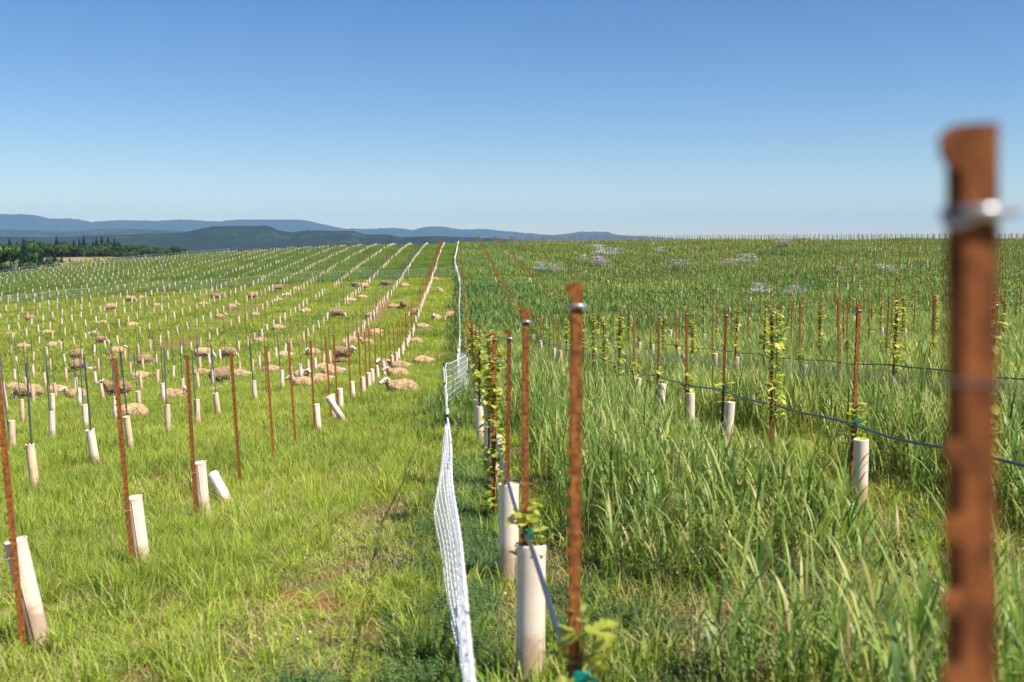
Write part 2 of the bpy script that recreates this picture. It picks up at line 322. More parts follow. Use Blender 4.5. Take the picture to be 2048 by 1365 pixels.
# ------------------------------------------------------------------ blades
def blades(n,size,hmin,hmax,wmin,wmax,lean=.5,seg=2,curl=.6,clump=0,seed=0,hp=1.0,mt=None,name='blades'):
    r=np.random.default_rng(seed)
    if clump:
        cc_=r.uniform(-size/2,size/2,(clump,2)); k=r.integers(0,clump,n); base=cc_[k]+r.normal(0,size*.05,(n,2))
    else: base=r.uniform(-size/2,size/2,(n,2)); k=np.zeros(n,int)
    hh=hmin+(hmax-hmin)*r.random(n)**hp; ww=r.uniform(wmin,wmax,n); az=r.uniform(0,2*np.pi,n); ln=lean*r.random(n)
    face=az+r.normal(0,.5,n)+np.pi/2
    rn=np.clip(r.beta(1.6,2.4,n)+r.normal(0,.04,n),0,1)
    rows=[]; 
    for s in range(seg+1):
        t=s/seg; out=hh*(ln*t+curl*ln*t*t); z=hh*t*(1-.35*ln*t)
        cx=base[:,0]+np.cos(az)*out; cy=base[:,1]+np.sin(az)*out
        w_=ww*(1-t**2.2)*.5 if s<seg else np.zeros(n)
        if s<seg:
            rows+= [np.stack([cx-np.cos(face)*w_,cy-np.sin(face)*w_,z-.02*(s==0)],1),np.stack([cx+np.cos(face)*w_,cy+np.sin(face)*w_,z-.02*(s==0)],1)]
        else: rows.append(np.stack([cx,cy,z],1))
    nv=2*seg+1; V=np.stack(rows,1).reshape(-1,3)
    b0=np.arange(n)*nv; F=[]
    for s in range(seg-1):
        F.append(np.stack([b0+2*s,b0+2*s+1,b0+2*s+3],1)); F.append(np.stack([b0+2*s,b0+2*s+3,b0+2*s+2],1))
    F.append(np.stack([b0+2*seg-2,b0+2*seg-1,b0+2*seg],1))
    return mesh_np(name,V,np.concatenate(F),[mt],{'rnd':np.repeat(rn,nv)})
def rye(n,size,hmin,hmax,w,leaves,seed,mt,seg=4,stemw=.006):
    """cereal stalks with long arching leaves"""
    r=np.random.default_rng(seed); V=[];F=[];A=[]
    for i in range(n):
        bx,by=r.uniform(-size/2,size/2,2); hh=r.uniform(hmin,hmax); la=r.uniform(0,2*math.pi); l0=r.uniform(0,.16); tone=float(np.clip(r.beta(2,2.6),0,1))
        sw=stemw; o=len(V); fa=r.uniform(0,math.pi)
        for t in (0,.5,1):
            cx=bx+math.cos(la)*l0*hh*t*t; cy=by+math.sin(la)*l0*hh*t*t; ww=sw*(1-.6*t)*.5
            V+=[(cx-math.cos(fa)*ww,cy-math.sin(fa)*ww,hh*.85*t-.02),(cx+math.cos(fa)*ww,cy+math.sin(fa)*ww,hh*.85*t-.02)]
        F+=[(o,o+1,o+3),(o,o+3,o+2),(o+2,o+3,o+5),(o+2,o+5,o+4)]; A+=[min(1,tone+.12)]*6
        for j in range(leaves):
            t0=.15+.8*(j+r.random()*.6)/leaves; z0=hh*.85*t0; cx=bx+math.cos(la)*l0*hh*t0*t0; cy=by+math.sin(la)*l0*hh*t0*t0
            L=hh*r.uniform(.38,.62); az=r.uniform(0,2*math.pi); up=r.uniform(1.0,1.45); dr=r.uniform(.1,1.25); wl=w*r.uniform(.6,1.15); tn=float(np.clip(tone+r.normal(0,.12),0,1)); tw=r.uniform(-.6,.6)
            o=len(V); x=y=0.; z=z0; ang=up
            for s in range(seg+1):
                t=s/seg; fx=az+math.pi/2+tw*t; ww=wl*.5*(min(1,.55+1.8*t) if t<.3 else (1-((t-.3)/.7)**2))
                px_,py_=cx+math.cos(az)*x,cy+math.sin(az)*x
                if s<seg: V+=[(px_-math.cos(fx)*ww,py_-math.sin(fx)*ww,z),(px_+math.cos(fx)*ww,py_+math.sin(fx)*ww,z)]
                else: V.append((px_,py_,z))
                x+=math.cos(ang)*L/seg; z+=math.sin(ang)*L/seg; ang-=dr/seg*(.5+t)*1.6
            for s in range(seg-1): F+=[(o+2*s,o+2*s+1,o+2*s+3),(o+2*s,o+2*s+3,o+2*s+2)]
            F.append((o+2*seg-2,o+2*seg-1,o+2*seg)); A+=[tn]*(2*seg+1)
    return mesh_np('rye',np.array(V),np.array(F),[mt],{'rnd':A})
def fern(seed,r0=.2,nf=70):
    r=np.random.default_rng(seed); V=[];F=[];A=[]
    for i in range(nf):
        bx,by=r.normal(0,r0*.45,2); az=r.uniform(0,2*math.pi); L=r.uniform(.08,.2); el=r.uniform(.4,1.4); tn=r.random()
        for j in range(9):
            t=(j+1)/9; cx=bx+math.cos(az)*math.cos(el)*L*t; cy=by+math.sin(az)*math.cos(el)*L*t; cz=math.sin(el)*L*t-.10*L*t*t
            for s in (-1,1):
                l=.022*(1.15-t)+.006; a2=az+s*1.1; o=len(V)
                ex,ey=cx+math.cos(a2)*l,cy+math.sin(a2)*l
                V+=[(cx,cy,cz),(cx+math.cos(a2+.6)*l*.6,cy+math.sin(a2+.6)*l*.6,cz+.004),(ex,ey,cz+r.uniform(-.008,.01)),(cx+math.cos(a2-.6)*l*.6,cy+math.sin(a2-.6)*l*.6,cz)]
                F+=[(o,o+1,o+2),(o,o+2,o+3)]; A+=[float(np.clip(tn+r.normal(0,.15),0,1))]*4
    return mesh_np('fern',np.array(V),np.array(F),[M['fern']],{'rnd':A})

def in_view(x,y,m=.06): return (x>-(.455+m)*y-1.2)&(x<(.585+m)*y+1.2)
def cells(y0,y1,step,xmin=-1e9,xmax=1e9,jit=.35):
    gy=np.arange(y0,y1,step); P=[]
    for y in gy:
        gx=np.arange(max(xmin,-(.52*y+2)),min(xmax,.65*y+2),step)
        P.append(np.stack([gx,np.full(len(gx),y)],1))
    P=np.concatenate(P); P+=rng.uniform(-jit*step,jit*step,P.shape); k=in_view(P[:,0],P[:,1])&(P[:,0]>xmin)&(P[:,0]<xmax); return P[k]
def vnoise(P,f,s=0): return np.array([noise.noise(Vector((p[0]*f+s,p[1]*f,s))) for p in P])
def put(P,nvar,s0,s1,zs=None,sink=0):
    n=len(P); z=H(P[:,0],P[:,1])-sink
    pts=np.stack([P[:,0],P[:,1],z],1); rot=np.zeros((n,3)); rot[:,2]=rng.uniform(0,2*np.pi,n)
    gx=(H(P[:,0]+.5,P[:,1])-H(P[:,0]-.5,P[:,1])); gy=(H(P[:,0],P[:,1]+.5)-H(P[:,0],P[:,1]-.5))
    s=rng.uniform(s0,s1,n); sc3=np.stack([s,s,s*(zs if zs is not None else 1)],1)
    return pts,rot,sc3,rng.integers(0,nvar,n)

# --- short meadow grass on the sheep side
XF=.12
G1=source([blades(620,.56,.05,.17,.003,.0065,lean=.9,seg=3,clump=26,seed=i,hp=1.3,mt=M['short']) for i in range(4)],'meadow_near')
G1b=source([blades(360,.6,.10,.26,.003,.006,lean=.7,seg=3,clump=7,seed=20+i,hp=1.2,mt=M['short']) for i in range(3)],'meadow_tuft')
G2=source([blades(1200,1.15,.06,.18,.005,.010,lean=.9,seg=2,clump=60,seed=40+i,hp=1.2,mt=M['short']) for i in range(4)],'meadow_mid')
G3=source([blades(1500,2.5,.07,.20,.012,.024,lean=.9,seg=2,clump=120,seed=60+i,hp=1.2,mt=M['short']) for i in range(4)],'meadow_far')
P=cells(2.2,10,.38,xmax=XF); nz=vnoise(P,.9,3); worn=np.exp(-((P[:,0]+.75)/.45)**2)*(P[:,1]<9); k=(nz>-.30)&(rng.random(len(P))>.55*worn); P=P[k]; nz=nz[k]-.55*worn[k]
scatter('meadow_grass',*put(P,4,.85,1.2,zs=np.clip(.75+.75*nz,.35,1.5)),G1,'short lime green grass grazed by the sheep',cat='grass')
P=cells(2.4,14,.55,xmax=XF); nz=vnoise(P,.5,8); k=(nz>-.12)&~((np.abs(P[:,0]+.75)<.4)&(P[:,1]<9)); P=P[k]
scatter('meadow_grass',*put(P,3,.8,1.3),G1b,'taller tufts of lime green grass',cat='grass')
P=cells(10,34,.85,xmax=XF); P=P[trackd(P)>.8] if 'trackd' in globals() else P; nz=vnoise(P,.5,3); k=nz>-.5; P=P[k]; nz=nz[k]
scatter('meadow_grass',*put(P,4,.9,1.2,zs=np.clip(1.1+.8*nz,.6,1.8)),G2,'short lime green grass between the stakes',cat='grass')
TR=[(-14.3,30,95),(-5.05,26,70)]
def trackd(P): return np.min([np.where((P[:,1]>a)&(P[:,1]<b_),np.abs(P[:,0]-x),9) for x,a,b_ in TR],axis=0)
P=cells(30,92,.8,xmin=-16.6,xmax=-2.6,jit=.25); td=trackd(P); P=P[(td>.72)&(td<1.9)|((td<.22)&(vnoise(P,.8)>0))]
scatter('meadow_grass',*put(P,4,.8,1.0),G2,'short grass bordering the bare wheel tracks',cat='grass')
P=cells(34,89.5,1.7,xmax=XF); P=P[trackd(P)>1.55]; nz=vnoise(P,.25,3)
scatter('meadow_grass',*put(P,4,.9,1.25,zs=np.clip(1.15+.6*nz,.6,1.8)),G3,'grazed grass among the resting flock',cat='grass')
# --- taller darker growth beyond the cross fence
G4=source([blades(1500,2.5,.16,.42,.016,.032,lean=.6,seg=2,clump=110,seed=80+i,mt=M['field']) for i in range(4)],'field_far')
P=cells(90,170,1.8,xmax=XF); nz=vnoise(P,.12,5)
scatter('field_grass',*put(P,4,.9,1.25,zs=np.clip(1+.6*nz,.5,1.6)),G4,'taller deep green growth beyond the cross fence',cat='grass')
# --- rye and cover crop in the alleys of the crop side
RY1=source([rye(34,.55,.30,.60,.0150,4,100+i,M['rye'],stemw=.006) for i in range(5)],'rye_near')
RY2=source([rye(85,1.05,.34,.60,.017,3,120+i,M['rye'],seg=3,stemw=.008) for i in range(4)],'rye_mid')
RY3=source([rye(130,1.9,.32,.62,.036,3,140+i,M['ryefar'],seg=3,stemw=.016) for i in range(4)],'rye_far')
U1=source([blades(330,.6,.04,.20,.005,.010,lean=.8,seg=3,clump=16,seed=160+i,mt=M['short']) for i in range(4)],'under_near')
U2=source([blades(700,1.3,.08,.32,.010,.018,lean=.8,seg=2,clump=40,seed=170+i,mt=M['ryefar']) for i in range(3)],'under_far')
def alleys(y0,y1,offs,sy,jit):
    out=[]
    for k in range(0,40):
        for of in offs:
            x=R0+k*ROW+of
            yy=np.arange(y0,y1,sy)+rng.uniform(0,sy)
            p=np.stack([np.full(len(yy),x),yy],1)+rng.uniform(-jit,jit,(len(yy),2)); out.append(p[in_view(p[:,0],p[:,1])])
    return np.concatenate(out)
P=alleys(1.7,13,[.80,1.15,1.5,1.85],.36,.13); nz=vnoise(P,.55,1)
k=(nz>-.31)&~((P[:,0]<1.25)&(P[:,1]<3.7+.6*np.sin(P[:,0]*3))); P=P[k]; nz=nz[k]
scatter('rye_grass',*put(P,5,.85,1.15,zs=np.clip(1+.5*nz+.02*(P[:,1]-4),.6,1.4)),RY1,'tall blue-green rye with arching leaves between the vine rows',cat='rye')
P=alleys(13,52,[.75,1.32,1.9],.8,.2); P=P[rng.random(len(P))>(P[:,1]-38)/14]; nz=vnoise(P,.3,1)
scatter('rye_grass',*put(P,4,.9,1.15,zs=np.clip(1+.6*nz,.6,1.4)),RY2,'tall rye filling the alleys in the middle distance',cat='rye')
P=alleys(39,170,[.6,1.9],1.5,.35); nz=vnoise(P,.09,1)
scatter('rye_grass',*put(P,4,.9,1.2,zs=np.clip(1+.7*nz,.55,1.5)),RY3,'rye covering the slope up to the crest',cat='rye')
P=cells(2.0,14,.45,xmin=XF); nz=vnoise(P,1.1,9); k=nz>-.05; P=P[k]
scatter('undergrowth',*put(P,4,.8,1.2),U1,'low grass and weeds under the vine rows',cat='weeds')
P=cells(14,110,1.15,xmin=XF)
scatter('undergrowth',*put(P,3,.9,1.3),U2,'low green growth under the far vine rows',cat='weeds')
# --- ferny dark weeds beside the net fence and under the rows
FN=source([fern(200+i) for i in range(4)],'fern')
a1=np.stack([rng.normal(.02,.16,300),rng.uniform(2.2,11.5,300)],1)
a2=np.stack([R0+ROW*rng.integers(0,3,230)+rng.normal(.1,.33,230),rng.uniform(2.2,16,230)],1)
a3=np.stack([rng.uniform(.3,2.2,60),rng.uniform(3,9,60)],1)
a4=np.stack([rng.uniform(-.8,-.1,40),rng.uniform(2.2,4.2,40)],1)
P=np.concatenate([a1,a2,a3,a4]); P=P[in_view(P[:,0],P[:,1])&~((P[:,0]>.1)&(P[:,0]<.5)&(P[:,1]>2.3)&(P[:,1]<6))]
scatter('ferny_weeds',*put(P,4,.5,1.0),FN,'dark ferny weeds along the foot of the net fence',cat='weeds')
# thatch and clippings lying on the soil
LT=source([blades(420,.6,.02,.075,.004,.010,lean=1.9,seg=2,curl=.25,clump=0,seed=250+i,mt=M['thatch'],name='clippings') for i in range(4)],'clippings')
P=np.concatenate([cells(2.0,12,.42),alleys(2,12,[.9,1.3,1.7],.4,.1)]); P=P[vnoise(P,.8,31)>-.35]
scatter('dead_thatch',*put(P,4,.8,1.2),LT,'dead thatch and clippings lying between the tufts',cat='thatch')
# dry stems standing in the near grass
SM=source([blades(9,.5,.16,.42,.004,.006,lean=.45,seg=4,curl=.2,seed=230+i,mt=M['straw'],name='dry_stem') for i in range(4)],'dry_stem')
P=np.concatenate([cells(2.2,13,.8),cells(2.0,9,.7,xmin=.3)]); nz=vnoise(P,.7,21); P=P[nz>-.1]
scatter('dry_stems',*put(P,4,.7,1.15),SM,'scattered dry straw-coloured stems in the near grass',cat='dry stems')
# tiny white clover heads
dm=MB()
for q in range(1):
    dm.tube([(0,0,0),(0.004,0,.10)],.0012,3,m=0); 
    for t in range(3):
        bmx=bmesh.new(); bmesh.ops.create_icosphere(bmx,subdivisions=1,radius=.008+.001*t); vs_=[tuple(v.co+Vector((.004,0,.10+.003*t))) for v in bmx.verts]; fs_=[[v.index for v in f.verts] for f in bmx.faces]; bmx.free(); dm.add(vs_,fs_,.9,1)
dme=dm.mesh('clover_head',[M['fern'],M['petal']])
P=np.stack([rng.uniform(-1.2,1.0,60),rng.uniform(2.8,11,60)],1)
scatter('clover_flowers',*put(P,1,.4,.75),source([dme],'clover'),'tiny white clover heads dotted through the grass',cat='flowers')

# ------------------------------------------------------------------ wording helpers
ONES='zeroth first second third fourth fifth sixth seventh eighth ninth tenth eleventh twelfth thirteenth fourteenth fifteenth sixteenth seventeenth eighteenth nineteenth'.split()
TENS={20:'twent',30:'thirt',40:'fort',50:'fift',60:'sixt',70:'sevent',80:'eight',90:'ninet'}
def ordw(n):
    if n<20: return ONES[n]
    t=n//10*10; r=n%10
    return TENS[t]+'ieth' if r==0 else TENS[t]+'y-'+ONES[r]

# ------------------------------------------------------------------ stakes, tubes, vines: meshes
def stake_mesh(hh,w_,mt,teeth=True,name='stake',tl=.009):
    b=MB(); z0=-.12; t=.0035; d=w_*.8
    zs=[z0,hh]
    # open channel: face strip toward the camera, flange down its west side
    b.box((-w_/2+t,-t/2,z0),(w_/2,t/2,hh)); b.box((-w_/2,-t/2,z0),(-w_/2+t,d,hh)); b.box((w_/2-t,t/2,z0),(w_/2,d*.35,hh))
    if teeth:
        z=.06
        while z<hh-.16:
            x=-w_/2
            b.add([(x,-.0015,z),(x-tl,-.0015,z+.006),(x-tl,-.0015,z+.015),(x,-.0015,z+.020),(x,.0025,z),(x-tl,.0025,z+.006),(x-tl,.0025,z+.015),(x,.0025,z+.020)],
                  [(0,1,2,3),(7,6,5,4),(0,4,5,1),(1,5,6,2),(2,6,7,3)])
            z+=.046
        x=-w_/2; z=hh-.014    # hook at the head
        b.add([(x,-.0015,z-.014),(x-.016,-.0015,z-.006),(x-.018,-.0015,z+.008),(x,-.0015,z+.014),(x,.003,z-.014),(x-.016,.003,z-.006),(x-.018,.003,z+.008),(x,.003,z+.014)],[(0,1,2,3),(7,6,5,4),(0,4,5,1),(1,5,6,2),(2,6,7,3),(3,7,4,0)])
    return b.mesh(name,[mt])
def grey_mesh(hh,w_,mt,name='grey_stake'):
    b=MB(); b.tube([(0,0,-.12),(0,0,hh)],w_/2,7)
    z=.7
    while z<hh-.05: b.box((-w_/2-.004,-.003,z),(-w_/2+.002,.003,z+.010)); z+=.055
    b.box((-w_*.55,-w_*.45,hh-.004),(w_*.55,w_*.45,hh+.012),m=1)
    return b.mesh(name,[mt,M['rust']])
def tube_mesh(hh,r,mt,n=20,fold=0,lip=True,name='grow_tube',seed=0):
    rr=random.Random(seed); b=MB(); vs=[];fs=[]
    prof=[(-.03,1.0),(.15,1.0),(hh*.5,1.0),(hh-.03,1.0),(hh-.008,1.03),(hh,1.09 if lip else 1.01),(hh-.001,.97),(hh-.03,.94),(.05,.94)]
    for z,q in prof:
        for k in range(n):
            t=2*math.pi*k/n; q2=q*(1+.03*math.sin(2*t+seed)+.01*math.sin(z*17+t*3))
            if fold and abs(((t-math.pi*.8+math.pi)%(2*math.pi))-math.pi)<.35: q2*=.86
            vs.append((math.cos(t)*r*q2,math.sin(t)*r*q2,z+(.004*math.sin(t+seed) if z>hh-.05 else 0)))
    for i in range(len(prof)-1):
        for k in range(n): a=i*n+k; c=i*n+(k+1)%n; fs.append((a,c,c+n,a+n))
    b.add(vs,fs)
    a_=-1.9+seed*.4; c_,s_=math.cos(a_)*r*1.005,math.sin(a_)*r*1.005
    if n>10: b.tube([(c_,s_,.0),(c_,s_,hh-.02)],.0028,5)
    return b.mesh(name,[mt],smooth=True)
def vine_leaf(b,c,sz,az,el,rr):
    """five-lobed grape leaf, slightly folded"""
    prof=[(0,-.05),(.30,-.28),(.52,-.10),(.50,.16),(.66,.42),(.36,.50),(.30,.78),(0,1.0),(-.30,.78),(-.36,.50),(-.66,.42),(-.50,.16),(-.52,-.10),(-.30,-.28)]
    M_=Matrix.Rotation(az,3,'Z')@Matrix.Rotation(el,3,'X'); vs=[Vector((0,.35,.0))]+[Vector((x,y,abs(x)*.28+.06*math.sin(6*y+x*4))) for x,y in prof]
    vs=[Vector(c)+M_@(v*sz) for v in vs]; n=len(prof)
    b.add(vs,[(0,1+i,1+(i+1)%n) for i in range(n)],min(1,max(0,rr)))
def vine_parts(z0,z1,nleaf,size,seed,spread=.055,simple_leaf=False):
    r=random.Random(seed); s=MB(); f=MB()
    pts=[(0,0,-.02)]+[(r.uniform(-.012,.012)-.012,r.uniform(-.012,.012)-.012,z0+(z1-z0)*i/9) for i in range(0,10)] if z0<.3 else [(r.uniform(-.01,.01),r.uniform(-.01,.01),max(0,z0-.25)+(z1-max(0,z0-.25))*i/8) for i in range(9)]
    s.tube(pts,[.006-.003*i/len(pts) for i in range(len(pts))],5)
    for i in range(nleaf):
        t=(i+r.random())/nleaf; z=z0+(z1-z0)*t; az=r.uniform(0,2*math.pi); d=r.uniform(.02,spread)*(1 if t<.9 else .7)
        c=(math.cos(az)*d,math.sin(az)*d,z+r.uniform(-.02,.02)); sz=size*r.uniform(.5,1.1)*(1 if t<.85 else .75)
        if simple_leaf:
            u=Vector((r.uniform(-1,1),r.uniform(-1,1),r.uniform(-.6,.6))).normalized(); w2=u.cross(Vector((r.random(),r.random(),1))).normalized(); c=Vector(c)
            f.add([c-u*sz*.5,c+w2*sz*.4,c+u*sz*.5,c-w2*sz*.4],[(0,1,2),(0,2,3)],r.random())
        else:
            vine_leaf(f,c,sz,az-math.pi/2+r.uniform(-.7,.7),r.uniform(-.9,.7),r.betavariate(2,2)+.25*(t>.9)); s.tube([(0,0,c[2]-.015),c],.0018,3,cap=False)
    return s,f

RUSTH=1.55
me_rust=[stake_mesh(RUSTH,.0255,M['rust'],True,'rusty_stake')]
me_tmp=stake_mesh(RUSTH,.0255,M['rustd'],True,'rusty_stake_near',.015)
me_rust.append(stake_mesh(RUSTH,.031,M['rust'],True,'rusty_stake_wide',.0055))
me_rust.append(me_tmp)
me_rust_lo=stake_mesh(RUSTH,.026,M['rust'],False,'rusty_stake_plain')
me_grey=grey_mesh(1.52,.022,M['grey'])
me_tube=[tube_mesh(.57,.056,M['tubew'],seed=1),tube_mesh(.57,.054,M['tubet'],seed=2,lip=False),tube_mesh(.55,.055,M['tubew'],fold=1,seed=3,lip=False),tube_mesh(.60,.052,M['tubet'],seed=4,fold=1)]
me_tube_lo=[tube_mesh(.57,.055,M['tubew'],n=9,seed=1),tube_mesh(.57,.055,M['tubet'],n=9,seed=2)]
cb=MB(); 
for q in range(12):
    pass
cb.tube([(.018*math.cos(t),.012+.018*math.sin(t),.004*math.sin(3*t)) for t in np.linspace(0,2*math.pi,15)],.0028,6); cb.tube([(-.02,-.006,.004),(.022,-.007,.008)],.0036,6)
me_clip=cb.mesh('wire_clip',[M['galv']],True)
tb=MB(); tb.tube([(.03*math.cos(t)+.01,.03*math.sin(t),.006*math.sin(2*t)) for t in np.linspace(0,2*math.pi,13)],.003,5); tb.tube([(-.02,-.02,0),(-.045,-.03,-.01),(-.05,-.035,-.035)],.0025,4)
me_tie=tb.mesh('tie',[M['tie']],True)
kb=MB(); kb.box((-.016,-.018,-.014),(.018,-.013,.016)); kb.add([(.016,-.015,0),(.05,-.02,-.012),(.052,-.02,.002),(.018,-.015,.012)],[(0,1,2,3)]); kb.box((-.020,-.013,-.01),(-.016,.02,.012)); kb.box((.018,-.013,-.01),(.021,.02,.012))
me_tape=kb.mesh('tie_tape',[M['teal']])
VT=[];VF=[];VL=[]
for i in range(3):   # full columns
    s_,f_=vine_parts(.56,1.53,80,.068,300+i,spread=.075); VF.append((s_.mesh('grapevine',[M['stem']]),f_.mesh('foliage',[M['vine']])))
for i in range(3):   # tufts leaving the tube
    s_,f_=vine_parts(.53,.80,26,.068,310+i,spread=.07); VT.append((s_.mesh('grapevine',[M['stem']]),f_.mesh('foliage',[M['vine']])))
for i in range(2):   # long vine from the ground
    s_,f_=vine_parts(.12,1.53,125,.078,320+i,spread=.085); VL.append((s_.mesh('grapevine',[M['stem']]),f_.mesh('foliage',[M['vine']])))
def vine_lo(z0,z1,n,seed,size=.085):
    s_,f_=vine_parts(z0,z1,n,size,seed,spread=.09,simple_leaf=True); s_.tube([(0,0,0),(0,0,z1)],.005,3); k=len(s_.f)
    s_.v+=f_.v and [] ; o=len(s_.v); s_.v+=f_.v; s_.f+=[[i+o for i in q] for q in f_.f]; s_.a+=f_.a; s_.m=[0]*k+[1]*len(f_.f); return s_.mesh('grapevine_plain',[M['stem'],M['vine']])
me_vlo=[vine_lo(.6,1.55,34,330,.085),vine_lo(.55,1.6,42,331,.085),vine_lo(.55,1.0,22,332,.10)]

# ------------------------------------------------------------------ layout of the rows
rr=random.Random(5)
stakes=[]; tubes=[]; vines=[]          # dict records
def tilt(a=.03,b=.022): return (rr.gauss(0,b),rr.gauss(-a,b),rr.uniform(-.25,.25))
# crop side: k = 0 is the row next to the net fence
for k in range(0,36):
    x0=R0+k*ROW; y0={0:.52,1:1.78,2:1.6}.get(k,rr.uniform(0,1.8)); n=0
    for i in range(0,92):
        y=y0+1.8*i+(rr.uniform(-.08,.08) if i>4 or k>1 else 0); 
        if y>164: break
        x=x0+rr.uniform(-.03,.03)*(0 if (k==0 and i<4) else 1)
        if k==0 and i==0: x,y=.389,.60
        if not (x<.64*y+1 ): continue
        n+=1; H_=RUSTH+(rr.gauss(0,.035) if i>3 else 0)
        if k==0 and i<3: H_=(.072,-.10,-.285)[i]-h(x,y)
        stakes.append(dict(c='r',x=x,y=y,k=k,side='crop',i=n,rot=(0,-.045,.05) if (k==0 and i==0) else (0,0,.06) if (k==0 and i<3) else tilt(.0,.02),s=H_/RUSTH))
        ov={(0,0):'n',(0,1):'T',(0,2):'T',(0,3):'n',(0,4):'L',(1,3):'T',(1,4):'F',(1,5):'T',(1,6):'T',(1,7):'T',(1,8):'T',(2,6):'F',(2,7):'n'}.get((k,i))
        t=ov or rr.choices('FTLn',[.42,.25,.08,.25])[0]
        if t!='n': vines.append(dict(side='crop',t=t,x=x+.012,y=y-.02,k=k,i=n))
        if (k==0 and i>0 and i!=4) or (t in 'Tn' and (k>0 and (k<3 or rr.random()<.4)) and ov!='n') or (k>0 and t=='F' and rr.random()<.12):
            tubes.append(dict(x=x+.035-(.02 if k==0 else 0)*(i>1),y=y-.075,k=k,side='crop',i=n,v=2 if k<2 and i<9 else rr.choice([0,1,2]),rot=tilt(0,.03),lean=0))
# sheep side: k = 1 is rusty, the others grey
for k in range(1,33):
    x0=R0-k*ROW; y0={1:5.30,2:1.1,3:1.0}.get(k,rr.uniform(0,1.75)); n=0
    for i in range(0,92):
        y=y0+(1.79 if k==1 else 1.77)*i+(rr.uniform(-.09,.09) if i>1 else 0)
        if y>162: break
        x=x0+rr.uniform(-.05,.05)*(0 if (k==1 and i<7) else 1)
        if not (x>-.52*y-1.0): continue
        n+=1; odd=rr.random()
        if k==1:
            stakes.append(dict(c='r',x=x,y=y,k=k,side='sheep',i=n,rot=(0,R(-2.4)+rr.gauss(0,.012) if i<8 else rr.gauss(-.03,.02),.1),s=rr.uniform(.97,1.02)))
            if i in (3,4,5): continue
            if i>7 and odd<.10: continue
            tubes.append(dict(x=x+.05,y=y+.075,k=k,side='sheep',i=n,v=0,rot={0:(0,R(-10),0),1:(0,R(-5),0),2:(0,R(-3),0)}.get(i,tilt(.03,.03)),tie=True,z=-.05 if i<1 else .02 if i<3 else .08))
        else:
            if odd>.02: stakes.append(dict(c='g',x=x,y=y,k=k,side='sheep',i=n,rot=tilt(.035,.022),s=rr.uniform(.95,1.04)))
            if odd>.05: tubes.append(dict(x=x+rr.uniform(.0,.02),y=y+rr.uniform(-.01,.02),k=k,side='sheep',i=n,v=rr.choice([0,1,1,3,0]),rot=tilt(.03,.05)))
def inframe(d): return -.49*d['y']-.2<d['x']<.61*d['y']+.3
def near_first(L): return sorted([d for d in L if inframe(d)],key=lambda d:d['x']**2+d['y']**2)
SIDE={'crop':'rye side of net fence','sheep':'sheep side of net fence'}
def rown(d): return ordw(d['k']+1 if d['side']=='crop' else d['k'])
rest_st=[];rest_tb=[];rest_v=[]
rusty=near_first([d for d in stakes if d['c']=='r']); grey=near_first([d for d in stakes if d['c']=='g'])
for j,d in enumerate(rusty):
    if j>=295: rest_st.append(d); continue
    near_=d['y']<30
    o=link('rusty_stake',me_rust[2 if (d['side']=='crop' and d['k']==0 and d['i']==1) else 1 if d['side']=='sheep' else 0] if near_ else me_rust_lo,None,(d['x'],d['y'],h(d['x'],d['y'])),d['rot'],(.84 if (d['k']==0 and d['i']==1) else 1.1 if (d['side']=='sheep' and not near_) else 1,1,d['s']))
    tag(o,'rusty notched steel stake, %s along the %s row, %s'%(ordw(d['i']),rown(d),SIDE[d['side']]),'vine stake','rusty stakes of the vineyard rows')
    if d['side']=='crop' and d['y']<26: link('wire_clip',me_clip,o,(0,0,RUSTH-.056),(0,.12,0))
for j,d in enumerate(grey):
    if j>=295: rest_st.append(d); continue
    o=link('grey_stake',me_grey,None,(d['x'],d['y'],h(d['x'],d['y'])),d['rot'],(1,1,d['s']))
    tag(o,'slim dark grey stake, %s along the %s row, %s'%(ordw(d['i']),rown(d),SIDE[d['side']]),'vine stake','grey stakes of the sheep side rows')
tl=near_first(tubes)
extra=[(-1.98,9.75,R(44),R(-42),'white grow tube knocked over in the grass between two bare rusty stakes'),(-2.22,17.55,R(-32),0,'white grow tube slumped sideways behind an upright one by the rusty row')]
for j,d in enumerate(tl):
    if j>=290: rest_tb.append(d); continue
    near_=d['y']<35
    o=link('grow_tube',me_tube[d['v']] if near_ else me_tube_lo[1 if d['v'] in (1,3) else 0],None,(d['x'],d['y'],h(d['x'],d['y'])-d.get('z',0)),d['rot'],(1.12,1.12,1.12) if (d['k']==0 and d['i']<5) else None)
    tag(o,'%s grow tube at the %s stake of the %s row, %s'%('tan' if d['v'] in (1,3) else 'off-white',ordw(d['i']),rown(d),SIDE[d['side']]),'grow tube','grow tubes at the foot of the stakes')
    if d.get('tie') and d['y']<20: link('tie',me_tie,o,(-.05,-.07,.50),(0,0,0))
for x,y,ry,rx,lb in extra:
    o=link('grow_tube',me_tube[0],None,(x-.45*math.sin(ry)*.8,y,h(x,y)+ (-.10 if ry>0 else 0)),(rx,-ry if ry>0 else ry,0)); tag(o,lb,'grow tube','grow tubes at the foot of the stakes')
vl=near_first(vines)
